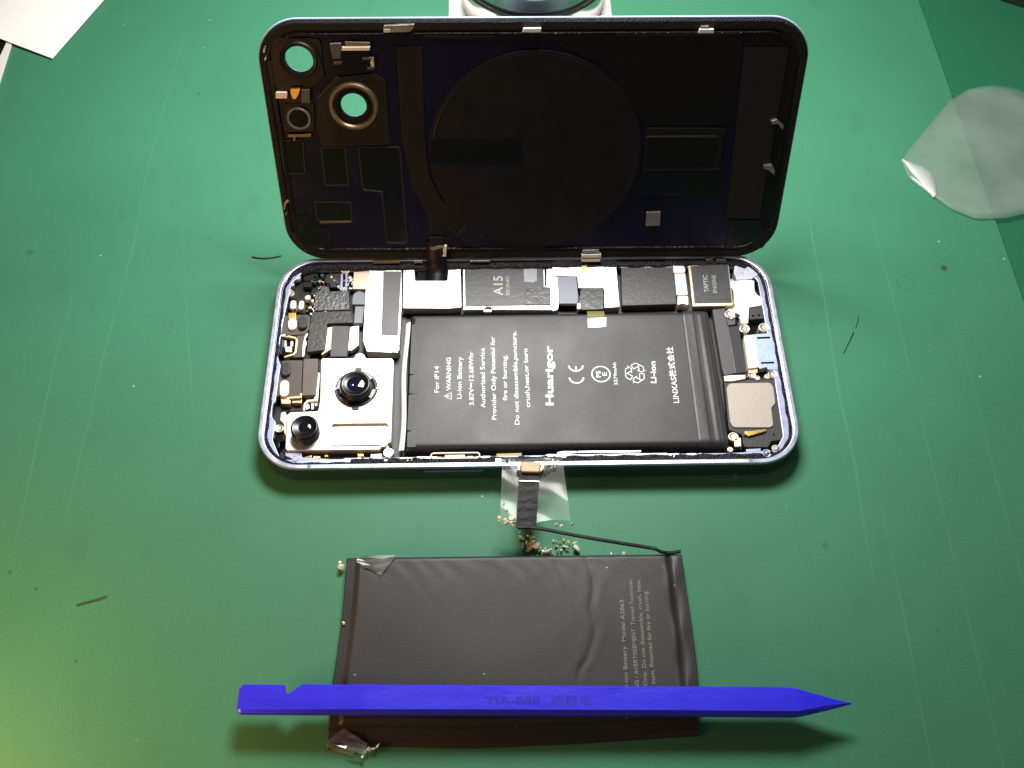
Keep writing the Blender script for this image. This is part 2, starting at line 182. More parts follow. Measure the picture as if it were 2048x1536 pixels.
COVER_PLATES = [  # name, material, bottom, top, corner radius, outline (mm, cover coordinates)
 ('recess_window','glossblack',0.02,0.12,0.5,[(-69.8, 37.32), (-63.98, 37.28), (-64.73, 27.61), (-70.06, 27.5)]),
 ('recess_window','glossblack',0.02,0.12,0.5,[(-58.8, 35.19), (-52.54, 35.15), (-52.79, 23.85), (-59.0, 23.74)]),
 ('recess_window','glossblack',0.02,0.12,0.5,[(-48.46, 35.12), (-37.3, 35.04), (-37.28, 4.62), (-42.86, 4.67), (-42.98, 21.61), (-48.39, 22.27)]),
 ('recess_window','glossblack',0.02,0.12,0.6,[(-62.74, 18.09), (-52.58, 18.01), (-52.81, 12.15), (-62.52, 12.23)]),
 ('corner_pad','glossblack',0.02,0.3,0.8,[(-70.29, 14.16), (-65.21, 13.86), (-64.47, 10.55), (-59.43, 9.47), (-59.66, 0.7), (-66.78, 1.1), (-69.2, 4.98), (-70.28, 9.95)]),
 ('gold_ledge','bronzedim',0.3,0.6,0.05,[(-62.09, 12.17), (-52.8, 12.26), (-52.86, 11.68), (-62.02, 11.49)]),
 ('camera_cover','coverblack',0.05,0.5,1.5,[(-67.61, 66.19), (-58.74, 66.14), (-55.73, 65.86), (-55.52, 63.28), (-56.0, 59.1), (-55.62, 55.64), (-59.88, 52.69), (-60.94, 48.3), (-66.74, 48.34), (-69.39, 53.84), (-68.99, 62.85)]),
 ('camera_cover','coverblack',0.05,0.5,1.5,[(-58.47, 49.12), (-52.24, 55.61), (-43.06, 56.63), (-39.53, 55.26), (-39.52, 41.4), (-39.63, 36.19), (-58.68, 35.74), (-59.53, 40.1)]),
 ('flash_panel','coverblack',0.05,0.4,0.6,[(-67.56, 48.3), (-59.37, 48.25), (-60.35, 40.06), (-68.69, 40.12)]),
 ('white_block','cream',0.5,1.6,0.3,[(-69.09, 51.9), (-66.08, 51.88), (-66.31, 50.18), (-69.33, 50.2)]),
 ('gold_contact','gold',0.5,1.8,0.3,[(-64.99, 52.99), (-62.24, 53.1), (-62.99, 51.34), (-63.93, 50.12), (-64.72, 50.12), (-65.04, 51.63)]),
 ('dark_block','bronze',0.5,1.4,0.2,[(-62.11, 52.53), (-59.97, 52.52), (-60.44, 48.68), (-62.58, 48.84)]),
 ('gold_bar','bronzedim',0.4,0.9,0.1,[(-67.65, 39.62), (-61.18, 39.72), (-61.35, 38.8), (-67.77, 38.73)]),
 ('gold_bar','bronzedim',0.4,0.8,0.1,[(-66.2, 39.13), (-65.53, 39.13), (-65.79, 37.53), (-66.41, 37.54)]),
 ('steel_bar','barwhite',0.8,1.5,0.1,[(-50.08, 64.09), (-42.78, 64.09), (-42.97, 63.11), (-50.31, 63.11)]),
 ('steel_bar','bronzedim',0.6,1.2,0.1,[(-49.23, 65.31), (-42.77, 65.14), (-42.85, 64.29), (-49.21, 64.23)]),
 ('clip_block','bronze',0.3,1.4,0.3,[(-53.31, 64.89), (-50.25, 65.0), (-50.79, 60.99), (-52.86, 60.87)]),
 ('clip_block','glossblack',0.3,1.2,0.2,[(-52.66, 62.88), (-43.1, 62.82), (-43.42, 57.57), (-52.99, 57.5)]),
 ('clip_tab','bronze',0.8,1.4,0.1,[(-52.8, 60.22), (-50.49, 60.2), (-50.83, 59.42), (-52.76, 59.38)]),
 ('clip_tab','bronze',0.8,1.4,0.1,[(-45.14, 61.22), (-42.27, 61.25), (-42.89, 60.55), (-45.07, 60.56)]),
 ('clip_tab','screw',0.8,1.5,0.1,[(-43.04, 60.19), (-42.07, 61.63), (-42.12, 58.87), (-42.92, 58.61)]),
 ('clip_tab','bronze',0.8,1.4,0.1,[(-43.96, 58.58), (-42.02, 58.7), (-42.34, 57.99), (-44.02, 57.92)]),
 ('spring_clip','steeldim',0.2,1.4,0.2,[(-38.86, 69.51), (-30.8, 69.84), (-31.37, 68.71), (-32.18, 67.88), (-38.87, 67.82)]),
 ('spring_clip','barwhite',1.41,1.55,0.05,[(-38.79, 68.68), (-37.15, 68.67), (-37.34, 67.86), (-38.97, 67.87)]),
 ('spring_clip','barwhite',0.5,1.5,0.1,[(-2.84, 68.66), (1.77, 68.71), (1.71, 67.66), (-3.05, 67.69)]),
 ('spring_clip','barwhite',0.5,1.5,0.1,[(42.74, 68.26), (46.45, 68.23), (46.49, 67.22), (42.6, 67.24)]),
 ('spring_clip','steeldim',0.3,1.2,0.1,[(43.05, 68.91), (45.15, 68.98), (45.23, 68.26), (43.13, 68.19)]),
 ('side_clip','steeldim',0.3,1.5,0.1,[(65.14, 42.94), (66.63, 43.4), (68.86, 41.49), (68.68, 40.4), (67.29, 42.07), (65.51, 41.99)]),
 ('side_clip','steeldim',0.3,1.5,0.1,[(65.17, 29.51), (67.41, 29.89), (68.65, 27.87), (68.36, 26.76), (66.99, 28.14), (65.28, 28.8)]),
 ('side_clip','steeldim',0.3,1.3,0.1,[(-70.64, 63.67), (-69.89, 64.44), (-70.41, 62.64), (-70.94, 62.51)]),
 ('side_clip','steeldim',0.3,1.3,0.1,[(-70.77, 61.08), (-70.02, 61.85), (-70.3, 60.81), (-70.86, 60.16)]),
 ('side_clip','steeldim',0.3,1.3,0.1,[(-71.51, 18.54), (-70.68, 19.47), (-69.88, 19.15), (-70.81, 18.53), (-71.65, 16.48), (-71.91, 16.64)]),
 ('side_clip','steeldim',0.3,1.3,0.1,[(-71.73, 14.89), (-70.87, 16.0), (-71.18, 15.2), (-71.63, 14.57)]),
 ('test_chip','steeldim',0.05,0.5,0.2,[(33.44, 14.52), (37.47, 14.59), (37.64, 10.01), (33.48, 9.88)]),
 ('antenna_flex','flexdark',0.15,0.4,0.3,[(-36.01, 63.78), (-29.2, 63.73), (-30.03, 38.41), (-29.35, 27.02), (-26.22, 19.26), (-19.39, 11.48), (-17.74, 10.65), (-13.25, 7.45), (-15.51, 2.63), (-17.93, 3.21), (-25.2, 9.35), (-25.92, 7.16), (-30.44, 7.2), (-30.49, 13.72), (-34.42, 23.22), (-36.27, 37.48)]),
 ('antenna_foot','glossblack',0.4,0.55,0.2,[(-19.65, 10.75), (-16.79, 10.19), (-13.25, 7.15), (-15.5, 2.89), (-18.39, 3.86), (-22.16, 6.94)]),
 ('coil_flange','coverblack',0.1,0.45,0.3,[(-10.82, 9.81), (4.59, 6.12), (3.95, 1.66), (-2.38, 1.82), (-8.22, 3.16), (-12.32, 5.14)]),
 ('coil_band','glossblack',0.72,0.8,0.2,[(-28.32, 38.0), (-2.85, 37.82), (-2.81, 30.05), (-29.25, 30.24)]),
 ('right_panel','panelbrown',0.05,0.3,0.3,[(55.4, 63.05), (67.18, 62.98), (66.86, 12.11), (57.02, 12.45)]),
 ('upper_panel','glossblack',0.05,0.25,0.3,[(-1.47, 67.15), (54.37, 65.96), (55.28, 41.59), (31.09, 41.19), (18.45, 58.8), (5.36, 64.54)]),
 ('ribbon_panel','coverblack',0.1,0.5,0.4,[(31.32, 40.68), (53.36, 40.52), (52.64, 28.24), (31.18, 28.25)]),
 ('ribbon_inset','glossblack',0.5,0.7,0.4,[(32.23, 37.63), (51.2, 37.74), (51.11, 29.11), (32.25, 28.99)]),
 ('lower_panel','glossblack',0.05,0.3,0.3,[(30.8, 27.44), (53.7, 27.38), (54.0, 20.17), (28.81, 19.73)]),
 ('corner_pad','glossblack',0.05,0.3,0.5,[(54.87, 66.83), (67.96, 67.18), (70.3, 63.52), (55.15, 63.31)]),
 ('corner_pad','glossblack',0.05,0.3,0.6,[(58.08, 11.64), (67.16, 11.67), (69.88, 3.29), (68.87, 1.89), (58.23, 1.98)]),
 ('edge_rail','glossblack',0.05,0.35,0.3,[(67.4, 62.91), (70.14, 63.11), (71.15, 12.1), (67.23, 12.13)]),
 ('top_panel','coverblack',0.05,0.25,0.3,[(-29.46, 66.89), (-10.01, 66.56), (-10.02, 65.5), (-28.68, 65.61)]),
 ('bottom_clip','barwhite',0.5,1.6,0.1,[(14.89, 0.88), (20.83, 0.98), (20.79, -0.14), (14.93, -0.17)]),
 ('bottom_clip','barwhite',0.5,1.6,0.1,[(14.79, -0.62), (20.59, -0.59), (20.54, -1.56), (14.99, -1.59)]),
 ('bottom_clip','steeldim',0.3,1.2,0.1,[(15.18, 2.27), (20.15, 2.3), (20.19, 1.49), (15.21, 1.45)]),
 ('bottom_clip','bronzedim',0.3,1.2,0.1,[(-47.65, -1.2), (-39.43, -1.12), (-39.61, -1.9), (-47.61, -2.13)]),
 ('bottom_clip','steeldim',0.3,1.2,0.1,[(-35.15, -1.05), (-32.58, -1.07), (-32.78, -1.9), (-35.36, -1.88)]),
 ('bottom_clip','steeldim',0.3,1.2,0.1,[(-28.71, -1.11), (-26.45, -1.12), (-26.65, -1.95), (-28.91, -1.93)]),
 ('bottom_clip','steeldim',0.3,1.2,0.1,[(-18.39, -1.19), (-12.43, -1.16), (-12.5, -1.77), (-18.41, -1.79)]),
 ('gold_pin','goldwhite',1.2,2.2,0.05,[(-25.98, 4.63), (-25.15, 4.6), (-25.59, 0.87), (-26.74, 0.96), (-26.23, 1.98), (-26.46, 2.76)]),
 ('ribbon_fold','steeldim',1.0,1.6,0.1,[(-30.31, 3.53), (-27.51, 4.13), (-26.16, 4.25), (-26.46, 3.5), (-29.75, 2.59)]),
 ('ribbon_cover','flexdark',0.4,0.9,0.1,[(-30.39, 6.85), (-26.14, 6.89), (-26.26, 4.02), (-30.55, 3.58)]),
 ('bottom_clip','bronzedim',0.3,1.2,0.1,[(52.36, -1.36), (54.41, -1.31), (54.4, -2.5), (52.5, -2.59)]),
 ('bottom_clip','bronzedim',0.3,1.2,0.1,[(55.6, -1.49), (58.55, -1.51), (58.53, -2.54), (55.74, -2.62)]),
 ('panel_rib','ribgrey',0.5,0.62,0.05,[(-58.62, 49.86), (-52.17, 56.2), (-51.8, 55.93), (-58.28, 49.44)]),
 ('panel_rib','ribgrey',0.12,0.3,0.05,[(-28.62, 66.82), (-10.22, 66.58), (-10.23, 65.94), (-28.65, 66.14)]),
 ('panel_rib','ribgrey',0.12,0.3,0.05,[(31.17, 28.65), (53.31, 28.64), (53.44, 27.63), (31.25, 27.54)]),
 ('panel_rib','ribgrey',0.12,0.7,0.05,[(31.26, 38.36), (51.12, 38.37), (51.2, 37.74), (31.31, 37.74)]),
 ('panel_rib','ribgrey',0.1,0.3,0.05,[(21.39, 66.82), (25.62, 66.92), (53.53, 67.35), (53.9, 66.2), (25.67, 66.24), (21.43, 66.18)]),
]
HOLE1 = ((-61.82, 60.53), 3.75)
HOLE2 = ((-48.78, 47.59), 3.5)
FLASH = ((-63.97, 44.24), 2.77)
BATTERY_TEXT = [  # words, start, end, height, weight
 ('For iP14',(-25.37, -11.84),(-25.57, -3.09),1.25,0.03),
 ('WARNING',(-22.05, -11.28),(-22.24, -0.2),1.25,0.04),
 ('Li-ion Battery',(-19.12, -13.97),(-19.07, 0.0),1.25,0.03),
 ('3.87V⎓12.68Whr',(-15.64, -16.17),(-15.94, 1.74),1.25,0.03),
 ('Authorized Service',(-12.48, -16.99),(-12.68, 2.88),1.25,0.03),
 ('Provider Only Potential for',(-9.44, -20.85),(-9.77, 6.82),1.25,0.03),
 ('fire or burning.',(-6.43, -14.72),(-6.39, 0.43),1.25,0.03),
 ('Do not disassemble,puncture.',(-3.2, -22.51),(-3.53, 8.64),1.25,0.03),
 ('crush,heat,or burn',(-0.14, -17.0),(-0.42, 2.49),1.25,0.03),
 ('Huarigor',(5.88, -16.48),(6.29, 3.4),2.1,0.14),
 ('3279mAh',(24.7, -10.06),(24.69, -2.57),0.95,0.02),
 ('Li-ion',(35.23, -9.63),(35.59, -2.3),1.55,0.08),
 ('LINXAS株式会社',(40.99, -16.18),(40.94, 2.55),1.5,0.05),
]

# ------------------------------------------------------------------ materials
MATS = {}
def nd(nt, kind, **kw):
    n = nt.nodes.new(kind)
    for k, v in kw.items():
        if k == 'ins':
            for i, x in v.items(): n.inputs[i].default_value = x
        else: setattr(n, k, v)
    return n
def pm(name, col, rough=.5, metal=0., spec=.5, var=.0, vscale=300., bump=0., bscale=2000., coat=0., stretch=None):
    m = bpy.data.materials.new(name); m.use_nodes = True; nt = m.node_tree
    b = nt.nodes['Principled BSDF']
    b.inputs['Base Color'].default_value = (*col, 1); b.inputs['Roughness'].default_value = rough
    b.inputs['Metallic'].default_value = metal; b.inputs['Specular IOR Level'].default_value = spec
    b.inputs['Coat Weight'].default_value = coat
    tc = nd(nt, 'ShaderNodeTexCoord')
    src = tc.outputs['Object']
    if stretch:
        mp = nd(nt, 'ShaderNodeMapping'); mp.inputs['Scale'].default_value = stretch
        nt.links.new(src, mp.inputs[0]); src = mp.outputs[0]
    if var:
        n = nd(nt, 'ShaderNodeTexNoise'); n.inputs['Scale'].default_value = vscale; n.inputs['Detail'].default_value = 5
        nt.links.new(src, n.inputs['Vector'])
        mx = nd(nt, 'ShaderNodeMixRGB', blend_type='MIX')
        mx.inputs[1].default_value = (*[c * (1 - var) for c in col], 1)
        mx.inputs[2].default_value = (*[min(1, c * (1 + var)) for c in col], 1)
        nt.links.new(n.outputs['Fac'], mx.inputs[0]); nt.links.new(mx.outputs[0], b.inputs['Base Color'])
        mr = nd(nt, 'ShaderNodeMapRange', ins={3: max(0, rough - .12), 4: min(1, rough + .12)})
        nt.links.new(n.outputs['Fac'], mr.inputs[0]); nt.links.new(mr.outputs[0], b.inputs['Roughness'])
    if bump:
        n2 = nd(nt, 'ShaderNodeTexNoise'); n2.inputs['Scale'].default_value = bscale; n2.inputs['Detail'].default_value = 3
        nt.links.new(src, n2.inputs['Vector'])
        bp = nd(nt, 'ShaderNodeBump'); bp.inputs['Strength'].default_value = bump; bp.inputs['Distance'].default_value = 0.0002
        nt.links.new(n2.outputs['Fac'], bp.inputs['Height']); nt.links.new(bp.outputs[0], b.inputs['Normal'])
    MATS[name] = m; return m
def film_mat(name, diff, gloss, col=(.95, .97, .95), rough=.12):
    m = bpy.data.materials.new(name); m.use_nodes = True; nt = m.node_tree; nt.nodes.clear()
    out = nd(nt, 'ShaderNodeOutputMaterial'); tr = nd(nt, 'ShaderNodeBsdfTransparent')
    df = nd(nt, 'ShaderNodeBsdfDiffuse'); gl = nd(nt, 'ShaderNodeBsdfGlossy')
    df.inputs[0].default_value = (*col, 1); gl.inputs['Roughness'].default_value = rough
    m1 = nd(nt, 'ShaderNodeMixShader'); m2 = nd(nt, 'ShaderNodeMixShader')
    fr = nd(nt, 'ShaderNodeFresnel'); fr.inputs[0].default_value = 1.45
    ad = nd(nt, 'ShaderNodeMath', operation='MULTIPLY_ADD'); ad.inputs[1].default_value = gloss; ad.inputs[2].default_value = gloss * .03
    tc = nd(nt, 'ShaderNodeTexCoord'); ns = nd(nt, 'ShaderNodeTexNoise'); ns.inputs['Scale'].default_value = 60
    mr = nd(nt, 'ShaderNodeMapRange', ins={1: .3, 2: .75, 3: diff * .7, 4: diff * 1.3})
    nt.links.new(tc.outputs['Object'], ns.inputs[0]); nt.links.new(ns.outputs['Fac'], mr.inputs[0]); nt.links.new(mr.outputs[0], m1.inputs[0])
    nt.links.new(tr.outputs[0], m1.inputs[1]); nt.links.new(df.outputs[0], m1.inputs[2])
    nt.links.new(fr.outputs[0], ad.inputs[0]); nt.links.new(ad.outputs[0], m2.inputs[0])
    nt.links.new(m1.outputs[0], m2.inputs[1]); nt.links.new(gl.outputs[0], m2.inputs[2])
    nt.links.new(m2.outputs[0], out.inputs[0]); MATS[name] = m; return m

pm('alu', (.38, .41, .58), .46, .8, var=.08)
pm('side_alu', (.34, .38, .54), .15, 1, var=.03)
pm('rim_alu', (.60, .63, .80), .34, .9, var=.04)
pm('shield', (.86, .82, .76), .42, 1, var=.05, bump=.10, bscale=700)
pm('shieldcam', (.88, .82, .74), .45, 1, var=.04)
pm('tanmetal', (.72, .60, .46), .42, 1, var=.12)
pm('screw', (.80, .74, .66), .35, 1, var=.15, bump=.3)
pm('gold', (.95, .62, .18), .3, 1, var=.1)
pm('goldplate', (.72, .56, .34), .42, .9, var=.1)
pm('goldwhite', (.95, .85, .62), .4, .6)
pm('tan_gold', (.40, .32, .20), .6, .4, var=.15, bump=.3)
pm('speakgold', (.41, .375, .32), .60, .5, var=.16, vscale=900, bump=.25, bscale=3000)
pm('copper', (.80, .45, .22), .35, 1)
pm('bronze', (.085, .070, .060), .5, .2, var=.2)
pm('bronze2', (.115, .098, .088), .48, .2, var=.15)
pm('bronzedim', (.22, .16, .09), .4, .8, var=.3)
pm('olive', (.22, .17, .05), .5, .3, var=.3)
pm('cream', (.80, .72, .58), .45, .2, var=.1)
pm('cream2', (.88, .82, .68), .5, .0, var=.06)
pm('whitebit', (.90, .86, .80), .42, .3, var=.12, bump=.4, bscale=1500)
pm('lavwhite', (.70, .74, .90), .4, .3, var=.2, bump=1.0, bscale=900)
pm('barwhite', (.88, .84, .78), .38, .6, var=.1)
pm('steeldim', (.42, .38, .33), .35, .9, var=.25, bump=.4)
pm('chipblue', (.05, .16, .22), .3)
pm('bluegray', (.22, .235, .28), .55, .1, var=.12)
pm('portblue', (.40, .50, .68), .45, .4, var=.12, bump=.3)
pm('graytape', (.125, .125, .128), .52, 0, .5, var=.08, bump=.2)
pm('graytape2', (.075, .072, .074), .46, 0, .5, var=.12, bump=.2)
pm('graytape3', (.050, .051, .052), .44, 0, .5, var=.14, bump=.3, bscale=900)
pm('graytape4', (.028, .029, .028), .36, 0, .5, var=.2, bump=.6, bscale=700)
pm('glosstape', (.028, .028, .028), .30, 0, .5, bump=.4, bscale=500)
pm('codegray', (.30, .32, .35), .5, 0, .5, var=.25, vscale=2500)
pm('flex', (.045, .042, .040), .42, 0, .5, var=.2, bump=.7, bscale=900)
pm('flexdark', (.004, .0035, .0035), .5, 0, .3)
pm('foil', (.115, .118, .122), .38, .5, var=.3, bump=1.0, bscale=1100)
pm('foam', (.018, .017, .017), .7, 0, .3, bump=.5)
pm('darkplastic', (.024, .023, .022), .45, 0, .5)
pm('darkplastic2', (.034, .033, .032), .5, 0, .5, var=.2, bump=.3)
pm('blackboard', (.008, .008, .009), .45, 0, .5)
pm('glossblack', (.0030, .0028, .0026), .22, 0, .4)
pm('coverblack', (.0048, .0042, .0039), .42, 0, .3, var=.3, vscale=200)
pm('panelbrown', (.0085, .0070, .0058), .55, 0, .3, var=.2)
pm('ribgrey', (.013, .0125, .012), .4, 0, .5)
pm('liner', (.0058, .0048, .026), .30, .40, .45, var=.12, vscale=80)
pm('backglass', (.42, .52, .72), .18, 0, .5, coat=.5)
pm('adhesive', (.006, .0055, .0055), .55, 0, .28, var=.5, vscale=900, bump=.8, bscale=2500)
pm('pipe', (.050, .050, .056), .25, 0, .6)
pm('battery_wrap', (.027, .027, .028), .46, 0, .45, var=.07, vscale=60, bump=.25, bscale=4000)
pm('battery_flap', (.033, .033, .034), .42, 0, .45, var=.08, vscale=60, bump=.2, bscale=500)
pm('battery_dark', (.020, .020, .019), .5, 0, .5)
pm('print_white', (.82, .83, .84), .6)
pm('print_grey', (.42, .41, .36), .5)
pm('print_tan', (.24, .21, .17), .55)
pm('yellow_tab', (.17, .16, .025), .5)
pm('white_tab', (.90, .90, .93), .5)
pm('lens_black', (.0035, .0035, .004), .28, 0, .5)
pm('lens_ring', (.045, .042, .040), .40, .4, var=.2)
pm('leaf_steel', (.26, .25, .25), .5, .8)
pm('lens_glass', (.002, .003, .012), .05, 0, .8, coat=1)
pm('lens_blue', (.01, .02, .30), .08, 0, .8, coat=1)
pm('white_plastic', (.80, .78, .74), .4, 0, .5)
pm('steel', (.62, .60, .57), .16, 1, var=.08)
pm('rim_steel', (.18, .165, .15), .22, 1)
pm('paper', (.96, .94, .87), .85, 0, .2, bump=.5, bscale=900, var=.05)
pm('spudger_blue', (.030, .026, .86), .36, 0, .5, var=.12, vscale=220, bump=.22, bscale=900, stretch=(.35, 1, 1))
pm('spudger_stroke_shade', (.014, .012, .44), .45, 0, .4)  # body blue darkened for the lettering, painting in the shade of recessed strokes
pm('crumb', (.70, .62, .44), .30, 0, .5, var=.45, vscale=500)
pm('crumb_white', (.85, .78, .66), .45, 0, .5, var=.1)
pm('dark_glass', (.01, .012, .012), .15, 0, .5)
pm('fibre', (.020, .022, .016), .7)
pm('fibre_brown', (.07, .055, .025), .7)
pm('ribbon', (.0055, .0042, .0038), .55, 0, .3, var=.3, bump=.6, bscale=900)
film_mat('clear_film', .055, .14, rough=.16)
film_mat('crinkle_film', .07, 1.3, rough=.15)
film_mat('frosted_film', .10, .35, col=(.84, .97, .88), rough=.22)
film_mat('lens_pane', .0, .12, rough=.02)

def mat_surface(name, base, seed, lines, spots):
    m = bpy.data.materials.new(name); m.use_nodes = True; nt = m.node_tree; L = nt.links.new
    b = nt.nodes['Principled BSDF']; b.inputs['Specular IOR Level'].default_value = .28
    tc = nd(nt, 'ShaderNodeTexCoord')
    sc = nd(nt, 'ShaderNodeVectorMath', operation='SCALE'); sc.inputs['Scale'].default_value = 1000.0
    L(tc.outputs['Object'], sc.inputs[0]); P = sc.outputs[0]
    def noise(scale, detail=4, stretch=None):
        n = nd(nt, 'ShaderNodeTexNoise'); n.inputs['Scale'].default_value = scale; n.inputs['Detail'].default_value = detail
        v = P
        if stretch:
            mp = nd(nt, 'ShaderNodeMapping'); mp.inputs['Scale'].default_value = stretch; mp.inputs['Location'].default_value = (seed, seed * 2, 0)
            L(P, mp.inputs[0]); v = mp.outputs[0]
        L(v, n.inputs['Vector']); return n.outputs['Fac']
    def rng(src, a, b_, c, d):
        r = nd(nt, 'ShaderNodeMapRange', ins={1: a, 2: b_, 3: c, 4: d}); L(src, r.inputs[0]); return r.outputs[0]
    def mul(x, y):
        n = nd(nt, 'ShaderNodeMath', operation='MULTIPLY'); L(x, n.inputs[0])
        if isinstance(y, float): n.inputs[1].default_value = y
        else: L(y, n.inputs[1])
        return n.outputs[0]
    def add(x, y):
        n = nd(nt, 'ShaderNodeMath', operation='ADD', use_clamp=True); L(x, n.inputs[0]); L(y, n.inputs[1]); return n.outputs[0]
    big = noise(.018, 4); fine = noise(1.6, 2); grain = noise(4.5, 3)
    lum = add(rng(big, .25, .75, .05, .32), add(rng(fine, .3, .7, 0, .20), rng(grain, .3, .7, 0, .26)))
    c1 = nd(nt, 'ShaderNodeMixRGB'); c1.inputs[1].default_value = (*[v * .76 for v in base], 1); c1.inputs[2].default_value = (*[v * 1.30 for v in base], 1)
    L(lum, c1.inputs[0]); col = c1.outputs[0]
    # pale cutting scratches, all running the long way of the bench
    scr = None
    sep = nd(nt, 'ShaderNodeSeparateXYZ'); L(P, sep.inputs[0])
    brk = rng(noise(.05, 3, (3, 1, 1)), .42, .62, 0, 1)
    wob = mul(rng(noise(.02, 2, (1, 1, 1)), 0, 1, -1, 1), 1.6)
    for (x0, slope, y0, y1, wdt, st) in lines:
        ln = nd(nt, 'ShaderNodeMath', operation='MULTIPLY_ADD'); ln.inputs[1].default_value = slope; ln.inputs[2].default_value = x0; L(sep.outputs[1], ln.inputs[0])
        df = nd(nt, 'ShaderNodeMath', operation='SUBTRACT'); L(sep.outputs[0], df.inputs[0]); L(ln.outputs[0], df.inputs[1])
        d2 = nd(nt, 'ShaderNodeMath', operation='ADD'); L(df.outputs[0], d2.inputs[0]); L(wob, d2.inputs[1])
        ab = nd(nt, 'ShaderNodeMath', operation='ABSOLUTE'); L(d2.outputs[0], ab.inputs[0])
        v = rng(ab.outputs[0], 0, wdt, st, 0)
        v = mul(v, rng(sep.outputs[1], y0, y0 + 15, 0, 1)); v = mul(v, rng(sep.outputs[1], y1 - 15, y1, 1, 0))
        scr = v if scr is None else add(scr, v)
    hair = rng(noise(1.1, 2, (2.2, .012, 1)), .66, .80, 0, .22)
    hair = mul(hair, brk)
    allscr = add(mul(scr, rng(brk, 0, 1, .45, 1)), hair) if scr is not None else hair
    c2 = nd(nt, 'ShaderNodeMixRGB'); c2.inputs[2].default_value = (*[v * 1.55 + .05 for v in base], 1)
    L(allscr, c2.inputs[0]); L(col, c2.inputs[1]); col = c2.outputs[0]
    # dirt smudges and dark specks
    dirt = rng(noise(.10, 5, (1, .6, 1)), .60, .78, 0, .11)
    speck = rng(noise(.55, 1, (1, 1, 1)), .825, .86, 0, .4)
    dark = add(dirt, speck)
    for (x, y, r, st, ring) in spots:
        d = nd(nt, 'ShaderNodeVectorMath', operation='DISTANCE'); d.inputs[1].default_value = (x, y, 0); L(P, d.inputs[0])
        if ring:
            s_ = nd(nt, 'ShaderNodeMath', operation='SUBTRACT'); s_.inputs[1].default_value = r; L(d.outputs['Value'], s_.inputs[0])
            a_ = nd(nt, 'ShaderNodeMath', operation='ABSOLUTE'); L(s_.outputs[0], a_.inputs[0]); v = rng(a_.outputs[0], 0, .35, st, 0)
        else: v = rng(d.outputs['Value'], r * .35, r, st, 0)
        dark = add(dark, v)
    vo = nd(nt, 'ShaderNodeTexVoronoi'); vo.inputs['Scale'].default_value = .16; L(P, vo.inputs['Vector'])
    vsp = nd(nt, 'ShaderNodeSeparateColor'); L(vo.outputs['Color'], vsp.inputs[0])
    keep = nd(nt, 'ShaderNodeMath', operation='GREATER_THAN'); keep.inputs[1].default_value = .90; L(vsp.outputs[0], keep.inputs[0])
    dust = mul(rng(vo.outputs['Distance'], .025, .055, .8, 0), keep.outputs[0])
    cd_ = nd(nt, 'ShaderNodeMixRGB'); cd_.inputs[2].default_value = (.6, .65, .6, 1); L(dust, cd_.inputs[0]); L(col, cd_.inputs[1]); col = cd_.outputs[0]
    c3 = nd(nt, 'ShaderNodeMixRGB'); c3.inputs[2].default_value = (.022, .035, .022, 1)
    L(dark, c3.inputs[0]); L(col, c3.inputs[1])
    L(c3.outputs[0], b.inputs['Base Color'])
    rg = add(rng(fine, .3, .7, .50, .62), mul(allscr, .1)); L(rg, b.inputs['Roughness'])
    bp = nd(nt, 'ShaderNodeBump'); bp.inputs['Strength'].default_value = .12; bp.inputs['Distance'].default_value = .0002
    L(grain, bp.inputs['Height']); L(bp.outputs[0], b.inputs['Normal'])
    MATS[name] = m
mat_surface('mat_green', (.049, .218, .119), 3.0,
    [(89.6, .030, -70, 62, .4, .42), (110.6, .020, -125, 70, .3, .28), (-122.6, .003, -50, 64, .35, .28), (-136.5, -.03, -60, 40, .35, .25),
     (-123.4, .012, 60, 150, .3, .35), (-97, -.195, -30, 60, .3, .25), (95.2, .03, -125, -40, .3, .3), (3.6, 0, -62, -40, .3, -.25), (128, .03, -110, 20, .3, .25), (-66, .02, 20, 90, .25, .3)],
    [(129.8, 34.9, 1.5, .8, 0), (116.5, 29.4, 2.6, .22, 1), (130.5, 40.5, 2.4, .15, 1), (-153.5, 45, 1.6, .3, 0), (-111.4, 115.5, .8, .45, 0), (-98.3, 49.3, .5, .5, 0),
     (-134.1, -60.8, .8, .5, 0), (-126.4, -65.4, .7, .4, 0), (-112.3, -84.1, .6, .5, 0), (76.6, -56.3, 1.0, .35, 0), (100.6, -79.7, .4, .5, 0), (122, 10, 9.5, .05, 1), (118, 6, 5.5, .06, 1), (60, 60, 1.2, .3, 0)])
mat_surface('table_green', (.020, .150, .074), 11.0, [], [])

